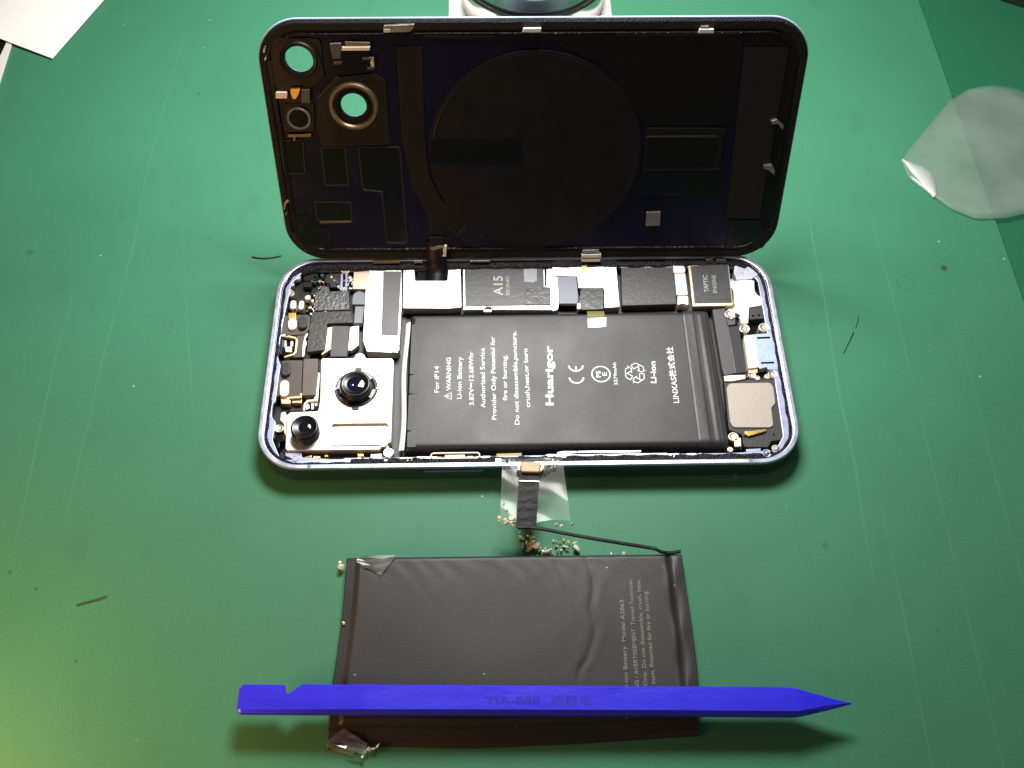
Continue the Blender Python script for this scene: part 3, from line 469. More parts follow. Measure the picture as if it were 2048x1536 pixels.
# ------------------------------------------------------------------ mesh helpers
def link(name, me, mat, parent=None):
    o = bpy.data.objects.new(name, me); C.objects.link(o)
    if mat: me.materials.append(MATS[mat] if isinstance(mat, str) else mat)
    if parent: o.parent = parent
    return o
def from_py(name, vs, fs, mat, parent=None, smooth=False):
    me = bpy.data.meshes.new(name); me.from_pydata([Vector(v) * S for v in vs], [], fs); me.validate(); me.update()
    bm = bmesh.new(); bm.from_mesh(me); bmesh.ops.recalc_face_normals(bm, faces=bm.faces); bm.to_mesh(me); bm.free()
    if smooth: me.polygons.foreach_set('use_smooth', [True] * len(me.polygons))
    return link(name, me, mat, parent)
def rounded(pts, r, n=3):
    if r <= 0: return list(pts)
    out = []; m = len(pts)
    for i in range(m):
        p0, p1, p2 = Vector(pts[i - 1]), Vector(pts[i]), Vector(pts[(i + 1) % m])
        a, b = p0 - p1, p2 - p1; la, lb = a.length, b.length
        if la < 1e-6 or lb < 1e-6: out.append(tuple(p1)); continue
        a /= la; b /= lb; ang = a.angle(b, math.pi)
        if ang > R(172): out.append(tuple(p1)); continue
        d = min(r / max(math.tan(ang / 2), .05), la * .45, lb * .45)
        s, e = p1 + a * d, p1 + b * d
        for k in range(n + 1):
            t = k / n; out.append(tuple(s * (1 - t) ** 2 + p1 * 2 * t * (1 - t) + e * t * t))
    return out
def rrect(x0, y0, x1, y1, r, n=10):
    out = []
    for cx, cy, a0 in ((x1 - r, y1 - r, 0), (x0 + r, y1 - r, 90), (x0 + r, y0 + r, 180), (x1 - r, y0 + r, 270)):
        for k in range(n + 1):
            a = R(a0 + 90 * k / n); out.append((cx + r * math.cos(a), cy + r * math.sin(a)))
    return out
def circle(cx, cy, r, n=32): return [(cx + r * math.cos(2 * math.pi * k / n), cy + r * math.sin(2 * math.pi * k / n)) for k in range(n)]
def pill(a, b, r, n=8):
    a, b = Vector(a), Vector(b); d = (b - a); t = math.atan2(d.y, d.x)
    return [(b.x + r * math.cos(t - math.pi / 2 + math.pi * k / n), b.y + r * math.sin(t - math.pi / 2 + math.pi * k / n)) for k in range(n + 1)] + \
           [(a.x + r * math.cos(t + math.pi / 2 + math.pi * k / n), a.y + r * math.sin(t + math.pi / 2 + math.pi * k / n)) for k in range(n + 1)]
def plate(name, outlines, z0, z1, mat, parent=None, bevel=.08):
    """filled outline (first loop) with holes (other loops), between heights z0 and z1, edges bevelled"""
    h = z1 - z0; bevel = min(bevel, h * .45)
    cu = bpy.data.curves.new(name, 'CURVE'); cu.dimensions = '2D'; cu.fill_mode = 'BOTH'
    cu.extrude = (h / 2 - bevel) * S; cu.bevel_depth = bevel * S; cu.bevel_resolution = 1; cu.offset = -bevel * S
    for loop in outlines:
        sp = cu.splines.new('POLY'); sp.points.add(len(loop) - 1); sp.use_cyclic_u = True
        for i, q in enumerate(loop): sp.points[i].co = (q[0] * S, q[1] * S, 0, 1)
    t = bpy.data.objects.new('tmp', cu); C.objects.link(t)
    me = bpy.data.meshes.new_from_object(t.evaluated_get(bpy.context.evaluated_depsgraph_get()))
    bpy.data.objects.remove(t); bpy.data.curves.remove(cu); me.name = name
    me.transform(Matrix.Translation((0, 0, (z0 + z1) / 2 * S)))
    me.materials.clear()
    me.polygons.foreach_set('use_smooth', [False] * len(me.polygons))
    return link(name, me, mat, parent)
def lathe(name, prof, cx, cy, mat, parent=None, n=40, smooth=True):
    vs, fs = [], []; m = len(prof)
    for k in range(n):
        a = 2 * math.pi * k / n
        for r, z in prof: vs.append((cx + r * math.cos(a), cy + r * math.sin(a), z))
    for k in range(n):
        for j in range(m - 1):
            fs.append((k * m + j, ((k + 1) % n) * m + j, ((k + 1) % n) * m + j + 1, k * m + j + 1))
    me = bpy.data.meshes.new(name); me.from_pydata([Vector(v) * S for v in vs], [], fs)
    bm = bmesh.new(); bm.from_mesh(me); bmesh.ops.remove_doubles(bm, verts=bm.verts, dist=1e-6)
    bmesh.ops.recalc_face_normals(bm, faces=bm.faces); bm.to_mesh(me); bm.free()
    if smooth:
        me.polygons.foreach_set('use_smooth', [True] * len(me.polygons)); me.set_sharp_from_angle(angle=R(38))
    return link(name, me, mat, parent)
def sheet(name, fn, nu, nv, thick, mat, parent=None, smooth=True):
    """a thin closed sheet: fn(u, v) is the top surface in mm"""
    vs, fs = [], []
    for off in (0, -thick):
        for j in range(nv + 1):
            for i in range(nu + 1):
                x, y, z = fn(i / nu, j / nv); vs.append((x, y, z + off))
    W = nu + 1; N = W * (nv + 1)
    for j in range(nv):
        for i in range(nu):
            a = j * W + i; fs.append((a, a + 1, a + W + 1, a + W)); fs.append((N + a, N + a + W, N + a + W + 1, N + a + 1))
    for i in range(nu):
        fs.append((i, N + i, N + i + 1, i + 1)); a = nv * W + i; fs.append((a, a + 1, N + a + 1, N + a))
    for j in range(nv):
        a = j * W; fs.append((a, a + W, N + a + W, N + a)); a = j * W + nu; fs.append((a, N + a, N + a + W, a + W))
    o = from_py(name, vs, fs, mat, parent, smooth)
    if smooth: o.data.set_sharp_from_angle(angle=R(50))
    return o
def text(name, body, p0, p1, z, cap, weight, mat, parent, thick=.03, slant_fix=None):
    """lettering whose baseline runs from p0 to p1 (mid-line of the letters), cap height in mm"""
    cu = bpy.data.curves.new(name, 'FONT'); cu.body = body; cu.size = 1.0; cu.resolution_u = 3
    cu.offset = weight / max(cap, .1) * .5; cu.extrude = .01
    t = bpy.data.objects.new('tmp', cu); C.objects.link(t)
    me = bpy.data.meshes.new_from_object(t.evaluated_get(bpy.context.evaluated_depsgraph_get()))
    bpy.data.objects.remove(t); bpy.data.curves.remove(cu); me.name = name; me.materials.clear()
    xs = [v.co.x for v in me.vertices]; x0, x1 = min(xs), max(xs); d = Vector(p1) - Vector(p0); ang = math.atan2(d.y, d.x)
    sx = d.length / (x1 - x0); sy = cap / .70
    M = Matrix.Translation(Vector((p0[0], p0[1], z)) * S) @ Matrix.Rotation(ang, 4, 'Z') @ Matrix.Diagonal((sx * S, sy * S, thick / .02 * S, 1)) @ Matrix.Translation((-x0, -.35, 0))
    me.transform(M)
    return link(name, me, mat, parent)
def empty(name, loc=(0, 0, 0)):
    o = bpy.data.objects.new(name, None); C.objects.link(o); o.location = Vector(loc) * S; o.empty_display_size = .01; return o
def tag(o, label, cat, group=None, kind=None):
    o['label'] = label; o['category'] = cat
    if group: o['group'] = group
    if kind: o['kind'] = kind
    return o

# ------------------------------------------------------------------ setting
table = from_py('bench_top', [(-420, -330, -1.2), (420, -330, -1.2), (420, 420, -1.2), (-420, 420, -1.2), (-420, -330, -6), (420, -330, -6), (420, 420, -6), (-420, 420, -6)],
                [(0, 1, 2, 3), (4, 7, 6, 5), (0, 4, 5, 1), (1, 5, 6, 2), (2, 6, 7, 3), (3, 7, 4, 0)], 'table_green')
table['kind'] = 'structure'; table['label'] = 'darker green bench surface beyond the right edge of the mat'
wm = plate('work_mat', [[(151, -320), (151, 400), (-400, 400), (-400, -320)]], -1.15, 0, 'mat_green', None, .25)
wm['kind'] = 'structure'; wm['label'] = 'scratched pale green rubber work mat'

# ------------------------------------------------------------------ smartphone
phone = tag(empty('smartphone'), 'opened phone with lavender metal rim lying face down, battery and circuit boards exposed', 'smartphone')
HX, HY = 73.35, 35.75
frame = plate('frame', [rrect(-HX, -HY, HX, HY, 12, 14), rrect(-HX + 1.45, -HY + 1.45, HX - 1.45, HY - 1.45, 10.6, 14)], .45, 6.6, 'side_alu', phone, .2)
plate('rim_lip', [rrect(-HX, -HY, HX, HY, 12, 14), rrect(-HX + 1.45, -HY + 1.45, HX - 1.45, HY - 1.45, 10.6, 14)], 6.61, 7.2, 'rim_alu', frame, .27)
plate('display_glass', [rrect(-HX + .7, -HY + .7, HX - .7, HY - .7, 11.4, 12)], 0, .44, 'dark_glass', phone, .15)
plate('midplate', [rrect(-HX + 1.2, -HY + 1.2, HX - 1.2, HY - 1.2, 10.8, 12)], 1.2, 2.2, 'blackboard', phone, .05)
ledge = plate('ledge', [rrect(-HX + 1.16, -HY + 1.16, HX - 1.16, HY - 1.16, 10.8, 14),
               rounded([(-66.6, -32.2), (-50, -32.2), (-49.6, -31.9), (54, -31.9), (66.2, -31.2), (68.9, -27), (69.6, 0), (69.6, 26), (66.5, 31.5), (-66, 32), (-69.5, 27), (-70.6, 12), (-70.9, 1), (-69.7, -2), (-69.9, -14), (-70.6, -15), (-70.4, -19), (-69, -20.5), (-69.4, -26)], 2.2, 5)], 4.6, 6.0, 'alu', phone, .2)
# crumbly sealing strip left round the opening
def strip_ring(name, loop_out, loop_in, zfn, cols, mat, parent, seed, jz=1.0):
    rnd = random.Random(seed); n = len(loop_out); vs, fs = [], []
    for i in range(n):
        a, b = Vector(loop_out[i]), Vector(loop_in[i])
        for c in range(cols + 1):
            t = c / cols; q = a.lerp(b, t); edge = c in (0, cols)
            z0, z1 = zfn(i / n)
            z = z0 if edge else z1 + jz * rnd.uniform(-.09, .12)
            j = .0 if edge and c == 0 else .06
            vs.append((q.x + rnd.uniform(-j, j), q.y + rnd.uniform(-j, j), z))
    W = cols + 1
    for i in range(n):
        for c in range(cols):
            fs.append((i * W + c, ((i + 1) % n) * W + c, ((i + 1) % n) * W + c + 1, i * W + c + 1))
    return from_py(name, vs, fs, mat, parent)
def dense(loop, step=.35):
    out = []
    for i in range(len(loop)):
        a, b = Vector(loop[i]), Vector(loop[(i + 1) % len(loop)]); k = max(1, int((b - a).length / step))
        out += [tuple(a.lerp(b, t / k)) for t in range(k)]
    return out
def inset_pair(x0, y0, x1, y1, r, ins):
    """outer dense loop and matching inset loop of a rounded rectangle"""
    lo = dense(rrect(x0, y0, x1, y1, r, 20)); li = []
    for q in lo:
        cx = min(max(q[0], x0 + r), x1 - r); cy = min(max(q[1], y0 + r), y1 - r)
        d = Vector((q[0] - cx, q[1] - cy)); w = ins(q)
        d.normalize(); li.append((q[0] - d.x * w, q[1] - d.y * w))
    return lo, li
lo, li = inset_pair(-HX + 1.5, -HY + 1.5, HX - 1.5, HY - 1.5, 10.5, lambda q: 1.0 + (1.1 if q[1] < -32 and -48 < q[0] < 66 else 0) + (1.6 if q[1] > 32 else 0) + .12 * math.sin(q[0] * .9 + q[1]))
strip_ring('sealing_strip', lo, li, lambda t: (5.95, 6.35), 5, 'adhesive', phone, 4)
plate('side_button', [rrect(-28.2, -36.25, -12.2, -35.5, .3, 4)], 3.4, 5.7, 'side_alu', phone, .2)
for x in (-58.6, 58.8):
    plate('antenna_band', [rrect(x - .5, -HY + .1, x + .5, -HY + 1.3, .1, 2)], 6.9, 7.215, 'bluegray', phone, .02)
sensor_board = plate('sensor_board', [[(-35, -31), (-35, 31)] + [q for q in rrect(-69.5, -31, -40, 31, 9, 8) if q[0] < -49]], 2.2, 2.45, 'blackboard', phone, .05)
logic_board = plate('logic_board', [rrect(-35, 16.6, 59, 32, 1)], 2.2, 2.45, 'blackboard', phone, .05)
lower_board = plate('lower_board', [[(55, 31), (55, -31)] + sorted([q for q in rrect(40, -31, 69.4, 31, 9, 8) if q[0] > 60], key=lambda q: q[1])], 2.2, 2.45, 'blackboard', phone, .05)
haptic = plate('haptic_motor', [rrect(48.5, 17.5, 60.5, 31.5, .5)], 2.46, 3.1, 'tanmetal', phone, .05)
port = plate('charging_port', [rrect(62.5, -7, 69.3, 11, .5)], 2.46, 3.1, 'darkplastic2', phone, .05)
speaker = plate('loudspeaker', [rrect(55.6, -29.5, 68.5, -6.5, 1)], 2.46, 3.2, 'darkplastic2', phone, .05)
GROUP = {'left': sensor_board, 'board': logic_board, 'right': lower_board, 'haptic': haptic, 'port': port, 'speaker': speaker, 'frame': ledge, 'bottomrow': ledge}
for n_, g, m_, z0, z1, rd, pts in PHONE_PLATES:
    plate(n_, [rounded(pts, rd)], z0, z1, m_, GROUP[g], .12 if z1 - z0 > .5 else .03)
for n_, g, m_, z0, z1, c, r in PHONE_DISCS:
    o = plate(n_, [circle(*c, r, 20)], z0, z1, m_, GROUP[g], .15)
    a = random.Random(c[0]).uniform(0, 3)
    if r > .45:   # head recess: a raised rim and a sunk socket
        lathe('screw_rim', [(r * .92, z1 - .02), (r * .9, z1 + .1), (r * .62, z1 + .1), (r * .5, z1 - .0)], *c, m_, GROUP[g], 18)
for n_, g, m_, z0, z1, a, b, r in PHONE_PILLS:
    plate(n_, [pill(a, b, r)], z0, z1, m_, GROUP[g], .25)
# tiny soldered components in the upper left corner and along the board edges
rnd = random.Random(21)
comp_mats = ['gold', 'shield', 'goldwhite', 'chipblue', 'whitebit', 'bronze', 'shield', 'glossblack', 'gold', 'goldwhite', 'screw']
def comp(x, y, z, sx, sy, sz, m_, parent, a=0.0):
    ca, sa = math.cos(a), math.sin(a)
    vs = [(x + dx * ca - dy * sa, y + dx * sa + dy * ca, z + dz) for dz in (0, sz) for dx, dy in ((-sx, -sy), (sx, -sy), (sx, sy), (-sx, sy))]
    return from_py('small_component', vs, [(0, 3, 2, 1), (4, 5, 6, 7), (0, 1, 5, 4), (1, 2, 6, 5), (2, 3, 7, 6), (3, 0, 4, 7)], m_, parent)
zones = [(-64.8, 14.0, -59.8, 30.0, 44, 3.2), (-61.5, 27.5, -46.5, 31.6, 40, 3.2), (-56, 25, -51.5, 29.5, 16, 3.4), (-62, 15, -57.5, 21, 16, 3.2)]
for x0, y0, x1, y1, n_, z in zones:
    for _ in range(n_):
        comp(rnd.uniform(x0, x1), rnd.uniform(y0, y1), z, rnd.uniform(.15, .45), rnd.uniform(.15, .5), rnd.uniform(.5, 2.2), rnd.choice(comp_mats), sensor_board, rnd.choice([0, 0, .2, -.2]))
for _ in range(26):
    comp(rnd.uniform(-33, 58), rnd.uniform(31.4, 32.4), 3.0, rnd.uniform(.3, 1.4), rnd.uniform(.15, .3), rnd.uniform(.5, 2.2), rnd.choice(comp_mats), logic_board)
for _ in range(40):
    comp(rnd.uniform(60.5, 69), rnd.uniform(13, 31), 2.5, rnd.uniform(.25, .7), rnd.uniform(.2, .6), rnd.uniform(1.2, 3.2), rnd.choice(comp_mats), lower_board, rnd.uniform(0, 3))
for _ in range(14):
    comp(rnd.uniform(-46, 54), rnd.uniform(-33.1, -32.2), 5.9, rnd.uniform(.2, .9), rnd.uniform(.12, .25), rnd.uniform(.2, .5), rnd.choice(['shield', 'alu', 'tanmetal', 'whitebit']), ledge)
# wire clip beside the battery's near edge
lp = pill((-25.6, -31.9), (-14.2, -31.9), 1.0, 8); ring = []
plate('wire_clip', [lp, pill((-25.6, -31.9), (-14.2, -31.9), .62, 8)], 5.9, 6.5, 'cream', ledge, .12)
# markings on the processor tape and on the motor
text('lettering', 'A15', (-8.0, 21.7), (-8.0, 29.0), 5.97, 2.7, .10, 'print_grey', logic_board)
text('lettering', 'BIONIC', (-5.15, 21.8), (-5.1, 29.0), 5.97, 1.05, .0, 'print_grey', logic_board)
text('lettering', 'TAPTIC', (53.7, 21.8), (54.0, 28.2), 6.31, 1.25, .04, 'print_grey', haptic)
text('lettering', 'ENGINE', (56.2, 21.5), (56.6, 28.2), 6.31, 1.15, .0, 'print_grey', haptic)

# rear camera module
cam_mod = plate('rear_camera_module', [rounded(CAMERA_OUTLINE, .6), rrect(-53.6, -28.7, -38.4, -21.8, .7, 4), circle(-47.7, -10.6, 5.2, 36)], 3.0, 6.6, 'shieldcam', phone, .2)
plate('window_floor', [rrect(-54, -29, -38, -21.5, .3, 3)], 3.2, 5.75, 'shieldcam', cam_mod, .05)
plate('slit', [rrect(-53.2, -28.66, -40.2, -28.4, .1, 2)], 5.76, 6.62, 'lens_ring', cam_mod, .05)
lathe('lens_mount', [(0, 3.2), (6.0, 3.2), (6.0, 6.62), (5.75, 6.85), (5.3, 6.85), (5.1, 6.6), (4.4, 6.3), (0, 6.3)], -47.7, -10.6, 'lens_ring', cam_mod, 48)
for a in (88, 272, 0, 180):
    x, y = -47.7 + 6.1 * math.cos(R(a)), -10.6 + 6.1 * math.sin(R(a)); w = .95 if a in (88, 272) else .5
    plate('mount_tab', [rrect(x - w, y - w * .8, x + w, y + w * .8, .3, 3)], 6.4, 6.9, 'lens_ring' if w > .6 else 'screw', cam_mod, .1)
for a0 in (35, 150, 215, 320):
    a1 = a0 + 34
    arc = [(-47.7 + 5.5 * math.cos(R(a0 + (a1 - a0) * k / 8)), -10.6 + 5.5 * math.sin(R(a0 + (a1 - a0) * k / 8))) for k in range(9)]
    arc += [(-47.7 + 4.55 * math.cos(R(a1 - (a1 - a0) * k / 8)), -10.6 + 4.55 * math.sin(R(a1 - (a1 - a0) * k / 8))) for k in range(9)]
    plate('spring_leaf', [arc], 6.7, 7.15, 'leaf_steel', cam_mod, .08)
def lens(cx, cy, r, z0, z1, inner):
    b = lathe('lens_barrel', [(r * 1.02, z0), (r * 1.02, z0 + .5), (r, z0 + .7), (r, z1 - .35), (r * .96, z1 - .1), (r * .9, z1), (r * .84, z1), (r * .8, z1 - .10), (inner * 1.1, z1 - .22), (inner, z1 - .3), (0, z1 - .3)], cx, cy, 'lens_black', cam_mod, 44)
    prof = [(inner * 1.18 * math.sin(R(a)), z1 - .42 + .30 * math.cos(R(a))) for a in range(0, 91, 9)]
    lathe('front_element', prof, cx, cy, 'lens_glass', cam_mod, 32)
    return b
lens(-47.55, -11.0, 4.25, 6.3, 10.0, 2.3)
lens(-60.3, -24.5, 3.75, 6.6, 10.0, 1.6)
lathe('lens_coating', [(.62, 9.80), (.5, 9.90), (.25, 9.95), (0, 9.97)], -48.35, -11.4, 'lens_blue', cam_mod, 16)
for x, y in ((-41.9, -6.0), (-53.2, -6.2), (-41.6, -15.0)):
    lathe('rivet', [(.42, 6.6), (.42, 6.8), (.3, 6.9), (0, 6.9)], x, y, 'shieldcam', cam_mod, 14)

# installed battery: soft pouch with a folded flap on its right
BX0, BX1, BY0, BY1, BZ = -33.9, 45.8, -30.3, 15.7, 6.1
def pouch(u, v):
    x = BX0 + (BX1 - BX0) * u; y = BY0 + (BY1 - BY0) * v
    ex = min(u, 1.0) * (BX1 - BX0); ey = min(v, 1 - v) * (BY1 - BY0)
    e = lambda d, w: 1 - (1 - min(d / w, 1)) ** 2.2
    z = 3.0 + (BZ - 3.0) * min(e(ex, 1.6), e(ey, 1.9 if v < .5 else 1.5))
    z += .03 * math.sin(x * .21 + 1) * math.sin(y * .17)
    if v > .93: z -= .12 * (v - .93) / .07
    return (x, y, z)
def grid_fn(nu, nv, fn):  # denser near the borders
    w = lambda t: .5 - .5 * math.cos(math.pi * t) if True else t
    return lambda u, v: fn(w(u), w(v))
battery = sheet('battery', grid_fn(60, 44, pouch), 60, 44, 3.0 - 2.3, 'battery_wrap', phone)
def flap(u, v):
    y = BY0 + (BY1 + .6 - BY0) * v
    x = 45.6 + 8.6 * u - .9 * (v - .5) * 0
    prof = [(0, 6.1), (.05, 6.2), (.34, 6.22), (.42, 6.12), (.52, 6.08), (.64, 6.16), (.76, 6.05), (.92, 5.8), (1, 4.2)]
    for (a, za), (b, zb) in zip(prof, prof[1:]):
        if a <= u <= b: t = (u - a) / (b - a); z = za + (zb - za) * (t * t * (3 - 2 * t)); break
    z += .05 * math.sin(v * 5.5 + u * 6) * math.sin(u * 3.1)
    k = min(v, 1 - v) * (BY1 - BY0)
    if k < 1.6: z = 3.2 + (z - 3.2) * (1 - (1 - k / 1.6) ** 2)
    return (x - .7 * v * u + .3, y, z)
sheet('battery_flap', flap, 40, 50, .25, 'battery_flap', battery)
sheet('edge_tape', lambda u, v: (-35.3 + 1.5 * u + .3 * math.sin(v * 8), -29.5 + 42 * v, 4.8 + 1.15 * u ** .6 * (1 - .5 * max(0, .25 - v) * 4)), 4, 40, .15, 'white_tab', battery)
for y0, y1 in ((-29.0, -24.2), (-12.0, -6.0)):
    plate('wrap_tab', [rrect(-33.0, y0, -30.6, y1, .2, 2)], 6.0, 6.125, 'battery_wrap', battery, .02)
for y0, y1 in ((-23.8, -12.4), (-5.6, 11.5)):
    plate('wrap_tab', [rrect(-33.1, y0, -31.0, y1, .2, 2)], 5.95, 6.115, 'battery_dark', battery, .02)
sheet('yellow_tab', lambda u, v: (18.0 + 5.0 * u, 13.4 + 2.4 * v, 6.2 - .5 * v * v), 4, 8, .06, 'yellow_tab', battery)
plate('white_tab', [[(17.9, 9.6), (20.5, 9.55), (23.2, 9.8), (23.5, 13.2), (18.0, 13.0)]], 6.1, 6.19, 'white_tab', battery, .02)
for body, a, b, h, w in BATTERY_TEXT: text('lettering', body, a, b, 6.12, h, w, 'print_white', battery)
text('warning_mark', '⚠', (-22.2, -14.2), (-22.2, -11.9), 6.12, 1.35, .05, 'print_white', battery)
def arc_band(cx, cy, r0, r1, a0, a1, n=20):
    return [(cx + r1 * math.cos(R(a0 + (a1 - a0) * k / n)), cy + r1 * math.sin(R(a0 + (a1 - a0) * k / n))) for k in range(n + 1)] + \
           [(cx + r0 * math.cos(R(a1 - (a1 - a0) * k / n)), cy + r0 * math.sin(R(a1 - (a1 - a0) * k / n))) for k in range(n + 1)]
# conformity mark, turned with the rest of the print
plate('mark_letter', [arc_band(13.75, -7.3, 1.75, 2.25, 180 + 5, 360 - 5)], 6.1, 6.15, 'print_white', battery, .005)
plate('mark_letter', [arc_band(13.75, -3.3, 1.75, 2.25, 180 + 5, 360 - 5)], 6.1, 6.15, 'print_white', battery, .005)
plate('mark_letter', [rrect(13.5, -5.3, 14.0, -3.7, .05, 1)], 6.1, 6.15, 'print_white', battery, .005)
plate('mark_ring', [circle(20.7, -6.4, 2.75, 40), circle(20.7, -6.4, 2.35, 40)], 6.1, 6.15, 'print_white', battery, .005)
text('lettering', 'PS', (19.95, -7.5), (19.95, -5.3), 6.12, 1.25, .05, 'print_white', battery)
text('lettering', 'E', (21.7, -7.0), (21.7, -5.8), 6.12, 1.25, .05, 'print_white', battery)
text('recycling_mark', '♲', (30.3, -9.6), (30.3, -2.8), 6.12, 5.2, .04, 'print_white', battery)
# ------------------------------------------------------------------ back cover, hinged up
cover = empty('back_cover')
gx_, gu_ = Vector((math.cos(-.00782), math.sin(-.00782), 0)), Vector((0, math.sin(.33993), math.cos(.33993)))
gn_ = gx_.cross(gu_); M = Matrix.Identity(4)
for i, a in enumerate((gx_, gu_, gn_)):
    for j in range(3): M[j][i] = a[j]
M.translation = Vector((2.198, 34.87, 8.51)) * S
cover.matrix_world = M
tag(cover, 'black inner side of the rear glass panel, tilted upright against the white dispenser', 'phone cover')
(h1, r1), (h2, r2), (h3, r3) = HOLE1, HOLE2, FLASH
GW, GH = 72.8, 71.0
holes = [circle(*h1, r1, 40), circle(*h2, r2, 40)]
plate('outer_glass', [rrect(-GW, -1.2, GW, GH, 11.6, 14)] + holes, -1.15, -.5, 'backglass', cover, .2)
plate('liner', [rrect(-GW + .35, -.9, GW - .35, GH - .35, 11.3, 14)] + holes, -.49, 0, 'liner', cover, .05)
lo, li = inset_pair(-GW + .4, -.85, GW - .4, GH - .4, 11.2, lambda q: 1.9 + (1.2 if q[1] > 60 else 0) + (.9 if q[1] < 8 else 0))
strip_ring('sealing_strip', lo, li, lambda t: (.0, .35), 5, 'adhesive', cover, 9, .45)
lo, li = inset_pair(-GW + 3.2, 2.2, GW - 3.2, GH - 3.6, 8.8, lambda q: .6)
strip_ring('inner_ridge', lo, li, lambda t: (.0, .55), 3, 'coverblack', cover, 10)
for n_, m_, d0, d1, rd, pts in COVER_PLATES:
    hs = []
    if n_ in ('camera_cover', 'flash_panel'):
        hs = [circle(*h, r * 1.02, 36) for h, r in ((h1, r1), (h2, r2)) if min(p[0] for p in pts) < h[0] < max(p[0] for p in pts) and min(p[1] for p in pts) < h[1] < max(p[1] for p in pts)]
    if n_ == 'recess_window':   # moulded lip round each opening
        cx = sum(p[0] for p in pts) / len(pts); cy = sum(p[1] for p in pts) / len(pts); lp_ = rounded(pts, rd); g = []
        for i_, q in enumerate(lp_):
            a_, b_ = Vector(lp_[i_ - 1]), Vector(lp_[(i_ + 1) % len(lp_)]); t_ = (b_ - a_)
            if t_.length < 1e-6: continue
            t_.normalize(); nrm = Vector((t_.y, -t_.x)); area = sum(lp_[k_ - 1][0] * lp_[k_][1] - lp_[k_][0] * lp_[k_ - 1][1] for k_ in range(len(lp_)))
            if area < 0: nrm = -nrm
            g.append((q[0] + nrm.x * .38, q[1] + nrm.y * .38))
        plate('window_lip', [g, lp_], .01, .28, 'ribgrey', cover, .1)
    plate(n_, [rounded(pts, rd)] + hs, d0, d1, m_, cover, .08 if d1 - d0 > .2 else .02)
cc, cr = (.62, 33.0), 29.7
plate('charging_coil', [circle(*cc, cr, 72)], .1, .7, 'coverblack', cover, .03)
lathe('coil_rim', [(cr - .9, .695), (cr - 1.0, .74), (cr - 1.25, .74), (cr - 1.35, .695)], *cc, 'coverblack', cover, 72)
def ringp(name, c, ri, ro, d0, d1, m_, ch=.35):
    return lathe(name, [(ri, -.5), (ri, d1 - ch * .6), (ri + ch, d1), (ro - ch, d1), (ro, d1 - ch), (ro, d0)], *c, m_, cover, 48)
ringp('lens_ring', h1, r1, r1 * 1.32, .3, 1.3, 'coverblack')
lathe('lens_ring', [(r1 * 1.34, .4), (r1 * 1.34, .9), (r1 * 1.46, .9), (r1 * 1.46, .4)], *h1, 'coverblack', cover, 48)
ringp('lens_ring', h2, r2, r2 * 1.45, .3, .9, 'coverblack', .8)
lathe('lens_ring', [(r2 * 1.50, .4), (r2 * 1.56, 1.2), (r2 * 1.66, 1.5), (r2 * 1.82, 1.5), (r2 * 1.96, .6), (r2 * 1.96, .3)], *h2, 'bronzedim', cover, 56)
for h, r in ((h1, r1), (h2, r2)):
    plate('lens_window', [circle(*h, r * .99, 36)], -1.0, -.7, 'lens_pane', cover, .05)
lathe('flash_ring', [(r3 * .95, .4), (r3 * .95, 1.1), (r3 * 1.08, 1.3), (r3 * 1.18, 1.1), (r3 * 1.18, .4)], *h3, 'steeldim', cover, 40)
plate('flash_lens', [circle(*h3, r3 * .94, 30)], .38, .6, 'glossblack', cover, .05)
# connector ribbon from the cover down to the logic board
def ribbon_fn(path, w0, w1):
    def f(u, v):
        k = v * (len(path) - 1); i = min(int(k), len(path) - 2); t = k - i
        a, b = Vector(path[i]), Vector(path[i + 1]); q = a.lerp(b, t)
        w = w0 + (w1 - w0) * v
        return (q.x + (u - .5) * w, q.y, q.z)
    return f
def smooth_path(p, n=6):
    out = []
    for i in range(len(p) - 1):
        p0, p1, p2, p3 = (Vector(p[max(0, i - 1)]), Vector(p[i]), Vector(p[i + 1]), Vector(p[min(len(p) - 1, i + 2)]))
        for k in range(n):
            t = k / n
            out.append(tuple(.5 * ((2 * p1) + (p2 - p0) * t + (2 * p0 - 5 * p1 + 4 * p2 - p3) * t * t + (3 * p1 - p0 - 3 * p2 + p3) * t ** 3)))
    out.append(tuple(p[-1])); return out
inv = M.inverted()
def to_cover(q): return tuple((inv @ (Vector(q) * S)) / S)
path_w = smooth_path([(-26.6, 36.3, 13.4), (-26.5, 34.6, 11.6), (-26.3, 33.2, 9.4), (-26.2, 32.4, 7.2), (-26.4, 30.8, 5.8), (-26.6, 28.6, 5.4), (-26.6, 27, 5.3)])
vs, fs = [], []
for i, q in enumerate(path_w):
    for dx in (-2.7, 2.7): vs.append(to_cover((q[0] + dx * (1 + .25 * i / len(path_w)), q[1], q[2])))
for i in range(len(path_w) - 1): fs.append((2 * i, 2 * i + 1, 2 * i + 3, 2 * i + 2))
rb = from_py('connector_ribbon', vs, fs, 'flexdark', cover, True)
sd = rb.modifiers.new('thickness', 'SOLIDIFY'); sd.thickness = .2 * S; sd.offset = 0

